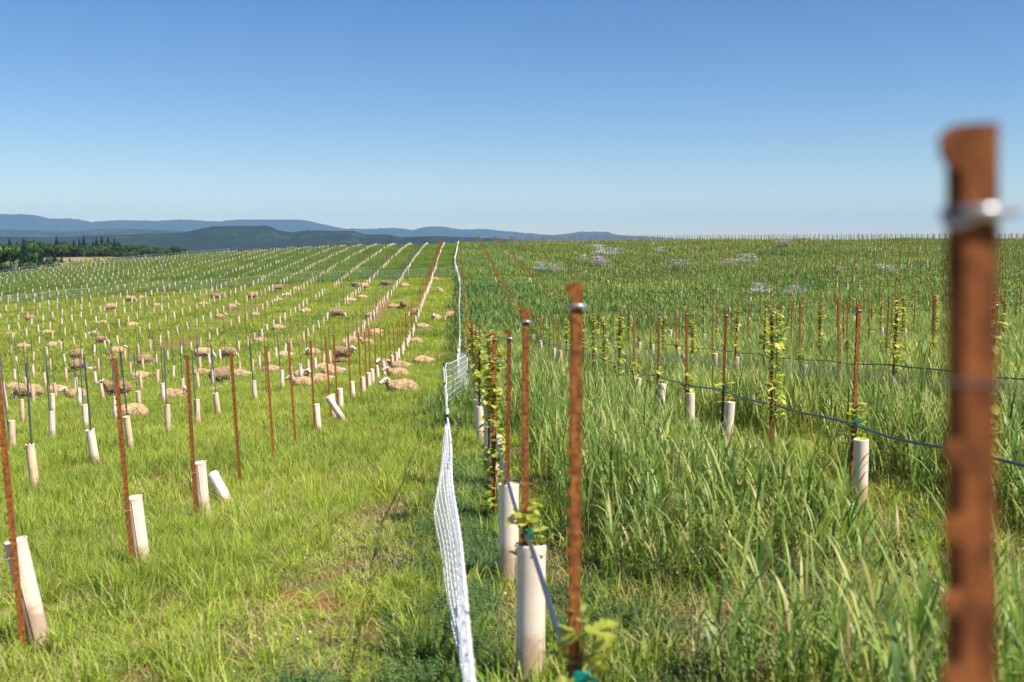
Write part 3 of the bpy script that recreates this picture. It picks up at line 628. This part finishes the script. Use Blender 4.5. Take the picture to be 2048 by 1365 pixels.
for j,d in enumerate(vl):
    if j>=230: rest_v.append(d); continue
    z=h(d['x'],d['y'])
    if d['y']<32:
        st,fo=rr.choice({'F':VF,'T':VT,'L':VL}[d['t']]); o=link('grapevine',st,None,(d['x'],d['y'],z),(0,0,rr.uniform(0,6.28))); link('foliage',fo,o)
        if d['y']<16:
            if d['k']==0 and d['t']=='T': o.scale=(.9,.9,1.06 if d['i']==2 else 1.0)
            for q in ([.58,1.28] if d['t']!='T' else [.66]): link('tie_tape',me_tape,o,(0,0,q+rr.uniform(-.04,.04)),(0,0,-o.rotation_euler.z+rr.uniform(-.5,.5)))
    else:
        o=link('grapevine',rr.choice(me_vlo[:2]) if d['t']!='T' else me_vlo[2],None,(d['x'],d['y'],z),(0,0,rr.uniform(0,6.28)))
    kind={'F':'leafy young vine climbing','T':'short leafy vine tuft at','L':'long leafy vine covering'}[d['t']]
    tag(o,'%s the %s stake of the %s row, rye side'%(kind,ordw(d['i']),rown(d)),'grapevine','young grapevines on the stakes')
def rest(name,L,src,pick,label,cat,sc_=None):
    if not L: return
    P=np.array([(d['x'],d['y'],h(d['x'],d['y'])) for d in L]); rot=np.array([d.get('rot',(0,0,rr.uniform(0,6))) for d in L])
    scatter(name,P,rot,np.array([(1.25,1.25,d.get('s',1)) for d in L]) if sc_ is None else np.full(len(L),sc_),np.array([pick(d) for d in L]),src,label,cat=cat)
rest('far_stakes',rest_st,source([me_rust_lo,grey_mesh(1.52,.026,M['grey'],'grey_stake_plain')],'stake'),lambda d:0 if d['c']=='r' else 1,'hundreds of distant stakes reaching up to the crest','vine stakes')
rest('far_grow_tubes',rest_tb,source(me_tube_lo,'tube'),lambda d:1 if d['v'] in (1,3) else 0,'rows of pale grow tubes in the distance','grow tubes',1.05)
rest('far_grapevines',rest_v,source(me_vlo,'vine'),lambda d:2 if d['t']=='T' else int(d['y']*7)%2,'yellow-green young vines on the far slope','grapevines',1.0)

# ------------------------------------------------------------------ trellis wire and drip hose of the first crop rows
for k in range(0,3):
    x=R0+k*ROW; ys_=np.arange(.2,110 if k<2 else 60,.45); ord_=ordw(k+1)
    b_=MB(); b_.tube([(x+.004+.004*math.sin(y),y,h(x,y)+.655+.009*math.sin(y*2*math.pi/1.8+1)+.008*math.sin(y*.7)) for y in ys_],.0095,7)
    tag(link('drip_hose',b_.mesh('drip_hose',[M['hose']],True)),'black drip hose strung along the %s row of rusty stakes on the rye side'%ord_,'hose','drip hoses along the rye side rows')
    b_=MB(); b_.tube([(x-.004+(.047 if k==0 and y<1 else 0),y,h(x,y)+RUSTH-.06) for y in ys_[::2]],.0010,4)
    tag(link('trellis_wire',b_.mesh('trellis_wire',[M['wire']],True)),'thin trellis wire clipped near the stake tops of the %s rye side row'%ord_,'wire','trellis wires of the rye side rows')

# ------------------------------------------------------------------ white electric net fence
path=[(.06,.25),(.032,1.8),(.0,3.0),(-.09,7.3),(-.25,17.8),(.14,21),(-.02,23.3),(-.06,28),(0,35),(.02,45),(-.02,55),(.05,66),(.05,78),(-.2,90),(-.47,103),(-.3,120),(-.1,150)]
posts=path[3:]
def net(name_,path,hh,nh,vs_near,near_lim,posts,label,belly=None,thin=26):
    root=link(name_,None,None,(path[0][0],path[0][1],h(*path[0]))); base=Vector(root.location)
    pp=np.array(path); seg=np.r_[0,np.cumsum(np.hypot(*np.diff(pp,axis=0).T))]; L=seg[-1]
    def at(s): return np.interp(s,seg,pp[:,0]),np.interp(s,seg,pp[:,1])
    ps=[np.interp(0,[0],[0])]; 
    psn=sorted([float(seg[path.index(p)]) for p in posts])
    def sag(s):
        lo=max([q for q in psn if q<=s],default=0); hi=min([q for q in psn if q>s],default=L); 
        if hi-lo<.1: return 0
        t=(s-lo)/(hi-lo); return min(.12,.014*(hi-lo))*4*t*(1-t)
    S=[];s=0
    while s<L:
        S.append(s); x,y=at(s); s+=vs_near if math.hypot(x,y)<near_lim else vs_near*3
    b=MB(); K=MB()
    lv=[hh*(j/(nh-1))**1.15 for j in range(nh)]
    def P(s,z):
        x,y=at(s); bl=belly(y)*(1-z/hh)+.006*math.sin(s*2.1+z*9) if belly else .01*math.sin(s*3)
        return Vector((x+bl,y,h(x,y)+.03+z-sag(s)*(z/hh)))-base
    for j,z in enumerate(lv):
        pts=[P(s,z) for s in S]; far=[math.hypot(*at(s))  for s in S]
        r=[(.0062 if j==nh-1 else .0028)*max(1,f/thin) for f in far]
        b.tube(pts,r,4,cap=False)
    for i,s in enumerate(S):
        f=math.hypot(*at(s)); r=.0017*max(1,f/thin)
        b.tube([P(s,z) for z in lv[::2]]+([P(s,lv[-1])] if (nh-1)%2 else []),r,3,cap=False)
        if f<14:
            for j,z in enumerate(lv):
                c=P(s,z); q=.010 if j==nh-1 else .006
                K.add([c+Vector(d)*q for d in ((1,0,0),(0,1,0),(-1,0,0),(0,-1,0),(0,0,1),(0,0,-1))],[(0,1,4),(1,2,4),(2,3,4),(3,0,4),(1,0,5),(2,1,5),(3,2,5),(0,3,5)])
    nm=link('netting',b.mesh('netting',[M['net']]),root)
    if K.v: link('knots',K.mesh('knots',[M['net']],True),nm)
    pb=MB(); pb.tube([(0,0,-.1),(0,0,hh+.06)],.007,7); pm=pb.mesh('post',[M['net']],True)
    cb_=MB(); cb_.box((-.011,-.011,-.035),(.011,.011,.035)); cb_.box((-.017,-.006,-.01),(.017,.006,.012)); cm=cb_.mesh('clip',[M['black']])
    for p in posts:
        f=math.hypot(*p); q=link('post',pm,root,Vector((p[0],p[1],h(*p)))-base,(0,rr.uniform(-.05,.05),0),(max(1,f/70),max(1,f/70),1))
        if f<60:
            link('clip',cm,q,(0,0,hh+.02)); link('clip',cm,q,(0,0,hh*.62),(0,0,0),(.8,.8,.6))
    return root
def bel(y): return -.12*math.exp(-((y-8)/2.2)**2)+(.03 if y<5 else 0)*min(1,5-y)
o=net('net_fence',path,.88,9,.155,30,posts,'',bel)
tag(o,'white electric sheep netting running straight between grazed grass and rye','net fence')
cp=[(x,89.3+.8*math.sin(x*.35)) for x in np.arange(-47.5,.1,4.3)]+[(-.35,90.2)]
o=net('net_fence',cp,.92,7,.16,5,cp,'',thin=95)
tag(o,'thin pale netting crossing the rows behind the flock','net fence')
fp=[(x,150+.03*(x+30)) for x in np.arange(-76,-28,6.)]
o=net('net_fence',fp,.95,6,.25,5,fp,'',thin=130)
tag(o,'pale netting along the far crest of the sheep field','net fence')

# ------------------------------------------------------------------ sheep
def remeshed(name,build,voxel,wool=0,seed=0,dark=None,mt=None):
    bm=bmesh.new(); build(bm); me=bpy.data.meshes.new(name+'_raw'); bm.to_mesh(me); bm.free()
    o=bpy.data.objects.new(name+'_raw',me); C.objects.link(o)
    md=o.modifiers.new('r','REMESH'); md.mode='VOXEL'; md.voxel_size=voxel; md.use_smooth_shade=True
    s=o.modifiers.new('s','SMOOTH'); s.factor=.5; s.iterations=2
    dg=bpy.context.evaluated_depsgraph_get(); out=bpy.data.meshes.new_from_object(o.evaluated_get(dg)); out.name=name
    bpy.data.objects.remove(o); bpy.data.meshes.remove(me)
    if wool:
        n_=np.zeros(len(out.vertices)*3); out.vertices.foreach_get('normal',n_); n_=n_.reshape(-1,3)
        for i,v in enumerate(out.vertices):
            p=v.co*15+Vector((seed*7,0,0)); q=noise.noise(p)*.6+noise.noise(p*2.3)*.5
            low=max(0,(.40-v.co.z))*.6
            v.co=v.co+Vector(n_[i])*wool*q*(1+low)
    if dark:
        a=out.attributes.new('dark','FLOAT','POINT'); a.data.foreach_set('value',[dark(v.co) for v in out.vertices])
    out.materials.clear(); out.materials.append(mt)
    out.polygons.foreach_set('use_smooth',[True]*len(out.polygons)); return out
def ball(bm,c,r,rot=None):
    r=(r,)*3 if not hasattr(r,'__len__') else r
    m_=Matrix.Translation(c)@((rot or Matrix.Identity(3)).to_4x4())@Matrix.Diagonal((*r,1))
    bmesh.ops.create_icosphere(bm,subdivisions=3,radius=1,matrix=m_)
def limb(bm,p0,p1,r0,r1,n=7):
    p0=Vector(p0);p1=Vector(p1)
    for i in range(n+1):
        t=i/n; r=r0+(r1-r0)*t
        bmesh.ops.create_icosphere(bm,subdivisions=2,radius=r,matrix=Matrix.Translation(p0.lerp(p1,t)))
def head(bm,poll,nose,s=1):
    """skull, muzzle, ears; poll and nose as points"""
    poll=Vector(poll);nose=Vector(nose); d=(nose-poll).normalized(); side=d.cross(Vector((0,0,1))).normalized(); up=side.cross(d)
    limb(bm,poll,poll.lerp(nose,.45),.072*s,.066*s,4); limb(bm,poll.lerp(nose,.45),nose,.064*s,.040*s,6)
    ball(bm,nose-up*.012*s-d*.01,(.040*s,.040*s,.034*s))
    limb(bm,poll.lerp(nose,.35)-up*.03*s,nose-up*.03*s-d*.03,.045*s,.028*s,4)
    for sg in (-1,1):
        e=poll+up*.028*s+side*sg*.06*s-d*.005
        for i in range(6):
            t=i/5; bmesh.ops.create_icosphere(bm,subdivisions=2,radius=1,matrix=Matrix.Translation(e+side*sg*.12*s*t-up*.03*s*t*t-d*.015*t)@Matrix.Diagonal((.024*s*(1-.5*t)+.004,.03*s*(1-.5*t),.016*s,1)))
def darkf(poll,nose,s=1,lying=False):
    poll=Vector(poll);nose=Vector(nose); d=(nose-poll).normalized(); side=d.cross(Vector((0,0,1))).normalized(); up=side.cross(d)
    eyes=[poll.lerp(nose,.38)+side*sg*.06*s+up*.02*s for sg in (-1,1)]
    def f(v):
        if (v-(nose+d*.03*s)).length<.034*s: return .85
        for e in eyes:
            if (v-e).length<.022*s: return 1.0
        if v.z<.035 and not lying: return .8
        return 0.
    return f
def stand_body(poll,nose,s=1):
    def f(bm):
        ball(bm,(0,0,.47),(.36,.17,.17))
        for x,y,st in ((.27,.11,.03),(.27,-.11,-.02),(-.27,.12,-.03),(-.27,-.12,.04)):
            hind=x<0
            if hind: limb(bm,(x+.02,y,.46),(x+.05+st,y,.30),.085,.05); limb(bm,(x+.05+st,y,.30),(x-.05+st,y,.20),.045,.027); limb(bm,(x-.05+st,y,.20),(x-.02+st,y,.02),.026,.022)
            else: limb(bm,(x,y,.42),(x+st*.5,y,.22),.065,.032); limb(bm,(x+st*.5,y,.22),(x+st,y,.02),.028,.022)
            ball(bm,(x+st+(.0 if not hind else -.02)+.01,y,.018),(.036,.028,.022))
        limb(bm,(.30,0,.52),Vector(poll)-Vector((.02,0,.02)),.11,.07); head(bm,poll,nose,s)
    return f
def stand_wool(poll,thick=1):
    def f(bm):
        ball(bm,(-.02,0,.47),(.44,.245*thick,.235)); ball(bm,(-.24,0,.47),(.26,.235*thick,.24)); ball(bm,(.22,0,.47),(.25,.22*thick,.235)); ball(bm,(0,0,.56),(.36,.18,.16))
        p=Vector(poll); q=Vector((.30,0,.52)); limb(bm,q,q.lerp(p,.82),.19,.105,6)
        for x,y in ((.26,.12),(.26,-.12)): limb(bm,(x,y,.42),(x,y,.27),.105,.062)
        for x,y in ((-.28,.13),(-.28,-.13)): limb(bm,(x,y,.44),(x+.03,y,.27),.13,.075)
        limb(bm,(-.45,0,.55),(-.50,0,.36),.045,.03)
    return f
def lie_body(poll,nose,s=1):
    def f(bm):
        ball(bm,(0,0,.20),(.36,.2,.16))
        for sg in (-1,1):
            limb(bm,(.28,sg*.13,.14),(.44,sg*.15,.05),.05,.034); limb(bm,(.44,sg*.15,.05),(.27,sg*.17,.03),.03,.024)
            limb(bm,(-.18,sg*.24,.09),(.05,sg*.30,.05),.06,.03); limb(bm,(.05,sg*.30,.05),(.14,sg*.27,.03),.028,.024)
        limb(bm,(.28,0,.28),Vector(poll)-Vector((.02,0,.02)),.10,.07); head(bm,poll,nose,s)
    return f
def lie_wool(poll):
    def f(bm):
        ball(bm,(-.05,0,.24),(.42,.31,.25)); ball(bm,(-.24,.05,.23),(.25,.33,.25)); ball(bm,(.16,0,.27),(.26,.27,.23)); ball(bm,(-.06,.01,.38),(.28,.19,.15)); ball(bm,(-.34,-.05,.16),(.16,.2,.15))
        p=Vector(poll); q=Vector((.28,0,.28)); limb(bm,q,q.lerp(p,.85),.17,.10,6)
    return f
POSE={'S':('stand',(.50,0,.40),(.66,0,.14)),'H2':('stand',(.50,0,.72),(.69,.02,.63)),'L':('lie',(.42,.15,.32),(.46,.36,.20)),'H':('lie',(.46,.02,.52),(.66,.06,.44))}
PROTO={}
for kx,(pz,poll,nose) in POSE.items():
    bod=(stand_body if pz=='stand' else lie_body)(poll,nose,1.18); wl=(stand_wool if pz=='stand' else lie_wool)(poll)
    PROTO[kx]=(remeshed('sheep_body',bod,.013,dark=darkf(poll,nose,1.18,pz=='lie'),mt=M['face']),[remeshed('fleece',wl,.019,wool=.034,seed=s,mt=M['fl_t']) for s in (1,2)])
# lamb: small, leggy, big head; lying and standing
lp,ln_=(.36,0,.36),(.50,.02,.30)
PROTO['l']=(remeshed('lamb_body',lie_body(lp,ln_,1.1),.014,dark=darkf(lp,ln_,1.1,True),mt=M['face']),[remeshed('lamb_fleece',lambda bm:(ball(bm,(0,0,.17),(.30,.17,.15)),limb(bm,(.2,0,.22),(.34,0,.33),.11,.075,5)),.016,wool=.006,seed=4,mt=M['fl_w'])])
SHEEP=[(-30.33,71.88,"S",40,"b"), (-31.50,72.84,"l",10,"w"), (-27.79,62.96,"L",0,"t"),
 (-24.97,61.63,"L",0,"t"), (-25.65,74.70,"S",235,"t"), (-25.25,74.48,"l",30,"w"),
 (-26.52,81.81,"S",-15,"t"), (-26.24,84.13,"L",10,"t"), (-22.47,75.36,"L",60,"t"),
 (-22.85,65.07,"L",170,"t"), (-19.91,61.71,"L",20,"t"), (-21.25,59.06,"L",170,"t"),
 (-19.26,54.55,"S",-15,"b"), (-23.89,55.63,"L",10,"t"), (-22.05,55.06,"H",-15,"p"),
 (-17.03,50.21,"H",20,"t"), (-18.48,48.84,"S",75,"b"), (-16.43,43.47,"S",80,"b"),
 (-13.56,43.32,"S",75,"b"), (-18.87,78.33,"H2",25,"b"), (-18.63,73.57,"L",20,"t"),
 (-15.08,63.60,"H",-10,"t"), (-15.66,69.59,"H",0,"t"), (-15.71,76.57,"S",80,"b"),
 (-14.96,83.40,"S",215,"b"), (-13.19,82.81,"l",170,"w"), (-13.19,77.05,"L",190,"p"),
 (-13.45,82.92,"L",10,"t"), (-12.97,72.40,"L",190,"p"), (-12.87,63.50,"L",20,"t"),
 (-9.71,63.35,"L",210,"t"), (-7.17,59.13,"S",-20,"b"), (-8.46,81.47,"S",-70,"b"),
 (-7.59,79.11,"S",200,"p"), (-6.90,71.40,"L",15,"t"), (-7.48,69.21,"L",10,"t"),
 (-5.94,81.25,"S",170,"b"), (-4.37,80.57,"L",10,"t"), (-4.14,62.79,"L",10,"t"),
 (-3.49,62.35,"S",95,"b"), (-2.59,57.42,"S",250,"b"), (-5.22,58.35,"H",-30,"t"),
 (-1.39,73.76,"H",100,"t"), (-2.09,86.31,"L",170,"t"), (-0.49,54.83,"S",235,"t"),
 (-1.33,55.16,"H",250,"p"), (-1.92,51.65,"L",10,"t"), (-2.00,45.24,"L",170,"t"),
 (-1.29,34.79,"L",0,"t"), (-1.98,33.20,"L",0,"t"), (-1.86,29.63,"H",175,"t"),
 (-2.58,34.15,"H",-140,"t"), (-1.34,22.76,"H",215,"t"), (-4.21,50.26,"L",10,"t"),
 (-4.23,45.81,"H",190,"t"), (-5.10,46.86,"L",190,"t"), (-4.60,39.33,"H2",-35,"b"),
 (-6.30,42.81,"H",230,"t"), (-9.92,54.99,"L",10,"t"), (-9.91,49.95,"L",20,"t"),
 (-7.41,42.56,"L",10,"p"), (-10.03,43.44,"S",-10,"b"), (-11.26,44.24,"S",5,"p"),
 (-7.68,32.06,"S",65,"b"), (-9.57,37.11,"L",20,"t"), (-7.61,34.64,"L",10,"p"),
 (-6.90,36.57,"L",15,"p"), (-5.00,31.64,"H",-30,"p"), (-4.79,35.21,"L",10,"t"),
 (-4.45,28.19,"H",190,"t"), (-3.99,28.63,"L",5,"t"), (-4.05,31.92,"L",0,"t"),
 (-13.67,32.03,"S",200,"t"), (-13.97,32.12,"l",210,"g"), (-16.66,37.89,"L",0,"t"),
 (-13.88,34.72,"L",25,"t"), (-12.07,31.72,"H",215,"t"), (-10.14,29.81,"H2",190,"b"),
 (-11.98,37.71,"L",30,"t"), (-7.74,26.98,"H",20,"t"), (-7.44,22.77,"L",185,"t"),
 (-16.13,44.12,"l",0,"w"), (-7.18,29.40,"l",20,"w")]
FL={'t':'fl_t','b':'fl_b','p':'fl_p','w':'fl_w','g':'fl_g'}; CW={'t':'tan','b':'shaggy brown','p':'pale cream','w':'small white','g':'small grey'}
def facing(a):
    a=a%360
    if a<60 or a>=300: return 'the net fence'
    if a<120: return 'the crest'
    if a<240: return 'the far tree wood'
    return 'the camera'
used={}
for x,y,p,a_,c in SHEEP:
    bd,fls=PROTO[p]; f=rr.choice(fls); s={'l':.50,'L':.71,'H':.73}.get(p,.83)*rr.uniform(.90,1.06)
    lamb=p=='l'
    o=link('lamb' if lamb else 'sheep',bd,None,(x,y,h(x,y)-(.035 if p in 'LHl' else .01)),(0,0,R(a_+rr.uniform(-22,22))),s)
    o.scale=(s,s,s*(1.06 if p in 'LH' else 1)); q=link('fleece',f,o); q.material_slots[0].link='OBJECT'; q.material_slots[0].material=M[FL[c]]
    k=max(1,int(round((R0-x)/ROW))); st=min((d for d in stakes if d['side']=='sheep'),key=lambda d:(d['x']-x)**2+(d['y']-y)**2)
    verb={'S':'sheep grazing','H2':'sheep standing head up','L':'sheep lying flat','H':'sheep lying head up','l':'lamb'}[p]
    lb='%s %s facing %s, %s stake of %s row'%(CW[c],verb,facing(a_),ordw(st['i']),ordw(st['k']))
    if lb in used: lb=lb.replace(' facing',', one of two, facing')
    used[lb]=1
    tag(o,lb,'lamb' if lamb else 'sheep','flock of sheep resting and grazing among the rows')

# ------------------------------------------------------------------ wildflower clumps
def flowers(seed,mt,rad,hh,n=420,sz=.022):
    r=np.random.default_rng(seed); s=MB(); f=MB()
    bun=[(r.uniform(-rad,rad)*.9,r.normal(0,rad*.3),hh*r.uniform(.55,1.1),rad*r.uniform(.14,.34)) for _ in range(13)]
    for bx,by,bh,br in bun:
        for i in range(7): x,y=bx+r.normal(0,br*.6),by+r.normal(0,br*.6); s.tube([(bx+(x-bx)*.3,by+(y-by)*.3,0),(x,y,bh*r.uniform(.6,1))],.004,3,cap=False,a=r.random())
        for i in range(n//13):
            c=Vector((bx+r.normal(0,br),by+r.normal(0,br),bh*(1-.5*r.random()**2))); t=r.uniform(0,3); q=sz*r.uniform(.5,1.5)
            for k in range(2):
                u=Vector((math.cos(t+k*1.57),math.sin(t+k*1.57),r.uniform(-.5,.5)))*q; w_=Vector((-u.y,u.x,r.uniform(-.01,.01)))*.5
                f.add([c-u,c+w_,c+u,c-w_],[(0,1,2,3)],r.random())
    lf=MB()
    for i in range(260):
        a=r.uniform(0,6.28); d=rad*math.sqrt(r.random()); c=Vector((math.cos(a)*d,math.sin(a)*d,hh*.7*r.random())); u=Vector(r.normal(0,1,3)).normalized()*.05; w_=Vector(r.normal(0,1,3)).normalized()*.02; lf.add([c-u,c+w_,c+u,c-w_],[(0,1,2,3)],r.random())
    return s.mesh('wildflower_clump',[M['fern']]),f.mesh('blossoms',[mt]),lf.mesh('leaves',[M['fern']])
FA=[flowers(1,M['petal'],1.0,1.25,600,.042),flowers(2,M['lilac'],1.0,1.2,560,.042)]
FY=flowers(3,M['yellow'],.8,1.6,700,.05)
FLW=[(14.8,104,1.5,0,'largest white wildflower clump on the slope, widest of the bloom patches'),(12.9,90.5,1.25,1,'lilac wildflower clump just downhill of the largest white one'),(16.6,106,1.1,0,'white wildflower clump touching the far side of the largest one'),(12.6,101,.8,0,'thin white wildflower clump on the fence side of the largest one'),
 (6.2,103,.8,0,'small white wildflower clump nearest the net fence, uphill'),(7.2,88.5,1.05,0,'white wildflower clump near the second rye side row'),(8.6,88,.9,0,'white wildflower clump beside another, third rye side row'),(26.3,90.5,1.1,0,'white wildflower clump, paired, in the middle of the rye slope'),(24.0,88,.95,1,'lilac wildflower clump paired with a white one mid slope'),
 (40.9,124,1.3,1,'lilac wildflower clump high on the slope under the skyline'),(47.5,131,1.25,1,'highest lilac wildflower clump, just below the skyline'),(19.2,86.5,1.1,1,'lone lilac wildflower clump below the mid slope pair'),(31.6,72,.9,0,'bright white wildflower clump low on the rye slope'),(29.2,75,.75,1,'faint lilac wildflower clump beside the bright low one'),(18.0,59,.8,0,'sparse white wildflower clump closest to the camera'),(22.6,112,.9,0,'faint white wildflower clump high above the lone lilac one'),(19.8,58,.7,0,'second sparse white wildflower clump close by the nearest one')]
for x,y,s,v,lb in FLW:
    a_,b_,c_=FA[v]; o=link('wildflower_clump',a_,None,(x,y,h(x,y)),(0,0,rr.uniform(0,6)),(s,s,s*.95)); link('blossoms',b_,o); link('leaves',c_,o)
    tag(o,lb,'wildflowers','wildflower clumps in the rye')
YL=['yellow blooming bush at the low end of the crest line','yellow bush second from the low end of the crest','dense yellow bush in the middle of the crest clump','tall yellow bush behind the dense middle one','bright yellow bush at the upper middle of the clump','yellow bush second from the upper end of the crest','yellow blooming bush at the upper end near the netting','sparse yellow sprig below the yellow bushes','sparse yellow bush downhill of all the others']
for i,lb in enumerate(YL):
    x,y=[(-60.0,153),(-58.8,153.5),(-57.4,154),(-57,156.5),(-55.8,154),(-54.4,155),(-52.8,154),(-58,150.5),(-61.6,151)][i]
    s=.78 if i<7 else .6; o=link('yellow_bush',FY[0],None,(x,y,h(x,y)-.1),(0,0,i),(s,s,s)); link('blossoms',FY[1],o); link('leaves',FY[2],o); tag(o,lb,'flowering bush','yellow flowering bushes on the crest')

# ------------------------------------------------------------------ trees of the distant wood
def crown(seed,rad,hh,z0,n,mt,lobes=9,leaf=.55):
    r=np.random.default_rng(seed); b=[];A=[];F=[]; L=[(r.normal(0,rad*.42),r.normal(0,rad*.42),z0+hh*r.uniform(.3,.8),rad*r.uniform(.35,.6)) for _ in range(lobes)]
    V=[]
    for i in range(n):
        x,y,z,q=L[r.integers(lobes)]; d=r.normal(0,1,3); d/=np.linalg.norm(d); c=np.array([x,y,z])+d*q*r.uniform(.75,1.05)*np.array([1,1,.85]); u=np.cross(d,r.normal(0,1,3)); u/=np.linalg.norm(u); w_=np.cross(d+r.normal(0,.5,3),u); w_/=np.linalg.norm(w_); s=leaf*r.uniform(.5,1.2)
        o=len(V); V+=[c-u*s,c+w_*s*.7,c+u*s,c-w_*s*.7]; F.append((o,o+1,o+2,o+3)); A+=[r.random()]*4
    return mesh_np('crown',np.array(V),np.array(F),[mt],{'rnd':A})
def firc(seed,rad,hh,z0,n,mt):
    r=np.random.default_rng(seed); V=[];F=[];A=[]
    for i in range(n):
        t=r.random()**.8; z=z0+(hh-z0)*t; R_=rad*(1-t)**.85*r.uniform(.55,1.1)+.1; a=r.uniform(0,6.28); tone=r.random()
        d=np.array([math.cos(a),math.sin(a),0]); p=np.array([-d[1],d[0],0]); c0=d*R_*.15+[0,0,z+.15]; c1=d*R_+[0,0,z-.3*R_]; w_=p*(.16*R_+.12)
        o=len(V); V+=[c0,(c0+c1)/2-w_,c1,(c0+c1)/2+w_]; F.append((o,o+1,o+2,o+3)); A+=[tone]*4
    return mesh_np('crown',np.array(V),np.array(F),[mt],{'rnd':A})
OAK=[crown(500+i,4.6,9,1.2,1500,M['oak'],lobes=11) for i in range(4)]; FIR=[firc(510+i,3.6,14,1.0,1500,M['fir']) for i in range(3)]
tkb=MB(); tkb.tube([(0,0,-.5),(.1,0,2.5),(0,.1,5.5)],[.35,.26,.12],7); [tkb.tube([(0,0,2.6),(2*math.cos(q),2*math.sin(q),5.5)],[.14,.05],5) for q in (0.4,2.3,4.1)]; me_tk=tkb.mesh('trunk',[M['bark']],True)
tkf=MB(); tkf.tube([(0,0,-.5),(0,0,12.5)],[.28,.04],6); me_tkf=tkf.mesh('trunk',[M['bark']],True)
treeN=[0]
def tree(kind,px,Y,s,lb,sz=1):
    x=px2x(px)*Y; fir=kind=='f'; o=link('conifer_tree' if fir else 'broadleaf_tree',None,None,(x,Y,h(x,Y)-.3),(0,0,rr.uniform(0,6.28)),(s,s,s*sz))
    link('crown',rr.choice(FIR if fir else OAK),o); link('trunk',me_tkf if fir else me_tk,o)
    tag(o,lb,'tree','conifers of the distant wood' if fir else 'broadleaf trees of the distant wood')
BAND=['short foremost','front','second','third']
k=0
for b_,(Y,x0,x1,st,s) in enumerate([(650,182,372,13,.7),(690,-60,385,13,1.0),(720,-60,345,15,1.25),(755,-60,260,17,1.4)]):
    px=x0; i=0
    while px<x1:
        i+=1; e=1.0-.30*max(0,(px-230)/140); tree('b',px+rr.uniform(-4,4),Y+rr.uniform(-14,14),s*rr.uniform(.85,1.15)*e,'round green broadleaf tree, %s along the %s rank of the wood'%(ordw(i),BAND[b_]),rr.uniform(.8,1.0)); px+=st*rr.uniform(.8,1.2)
for i,(px,s) in enumerate([(3,.70),(24,.88),(38,.74),(56,.80),(72,.82),(86,.74),(118,.95),(152,.80),(163,.84),(172,.94),(190,.76),(197,.9),(208,.95),(220,.92),(233,.86),(242,.7),(258,.62),(350,.55)]):
    tree('f',px,715 if i<17 else 735,s*1.22,'dark pointed conifer, %s from the sheep field edge inward along the wood'%ordw(19-i) if i<17 else 'lone conifer standing clear above the low end of the wood')
for i,(px,Y,s,kd) in enumerate([(-20,420,.8,'b'),(5,400,.85,'b'),(30,430,.8,'b'),(52,395,.75,'f'),(70,410,.62,'b'),(85,380,.55,'f'),(100,390,.55,'b'),(112,372,.5,'f'),(126,385,.42,'f'),(-5,340,.55,'f'),(15,330,.5,'b'),(45,335,.5,'f'),(62,330,.48,'b'),(80,325,.42,'f'),(98,330,.38,'b'),(142,380,.38,'f'),(155,400,.38,'b'),(24,300,.4,'f')]):
    tree(kd,px,Y,s*1.4,'%s below the brown field, %s tree of the nearer thicket'%('small dark conifer' if kd=='f' else 'dark bushy tree',ordw(i+1)))

# ------------------------------------------------------------------ haze
hb=MB(); hb.box((-21000,-3000,-170),(15000,21500,560)); hz=link('haze',hb.mesh('haze',[]))
m=bpy.data.materials.new('haze air'); m.use_nodes=True; n=m.node_tree; n.nodes.clear(); out=N(n,'ShaderNodeOutputMaterial'); pv=N(n,'ShaderNodeVolumePrincipled')
pv.inputs['Color'].default_value=(.40,.66,.98,1); pv.inputs['Density'].default_value=4.4e-5; pv.inputs['Anisotropy'].default_value=0
n.links.new(pv.outputs[0],out.inputs['Volume']); hz.data.materials.clear(); hz.data.materials.append(m)
tag(hz,'faint blue haze over the distant hills','haze',None,'stuff')
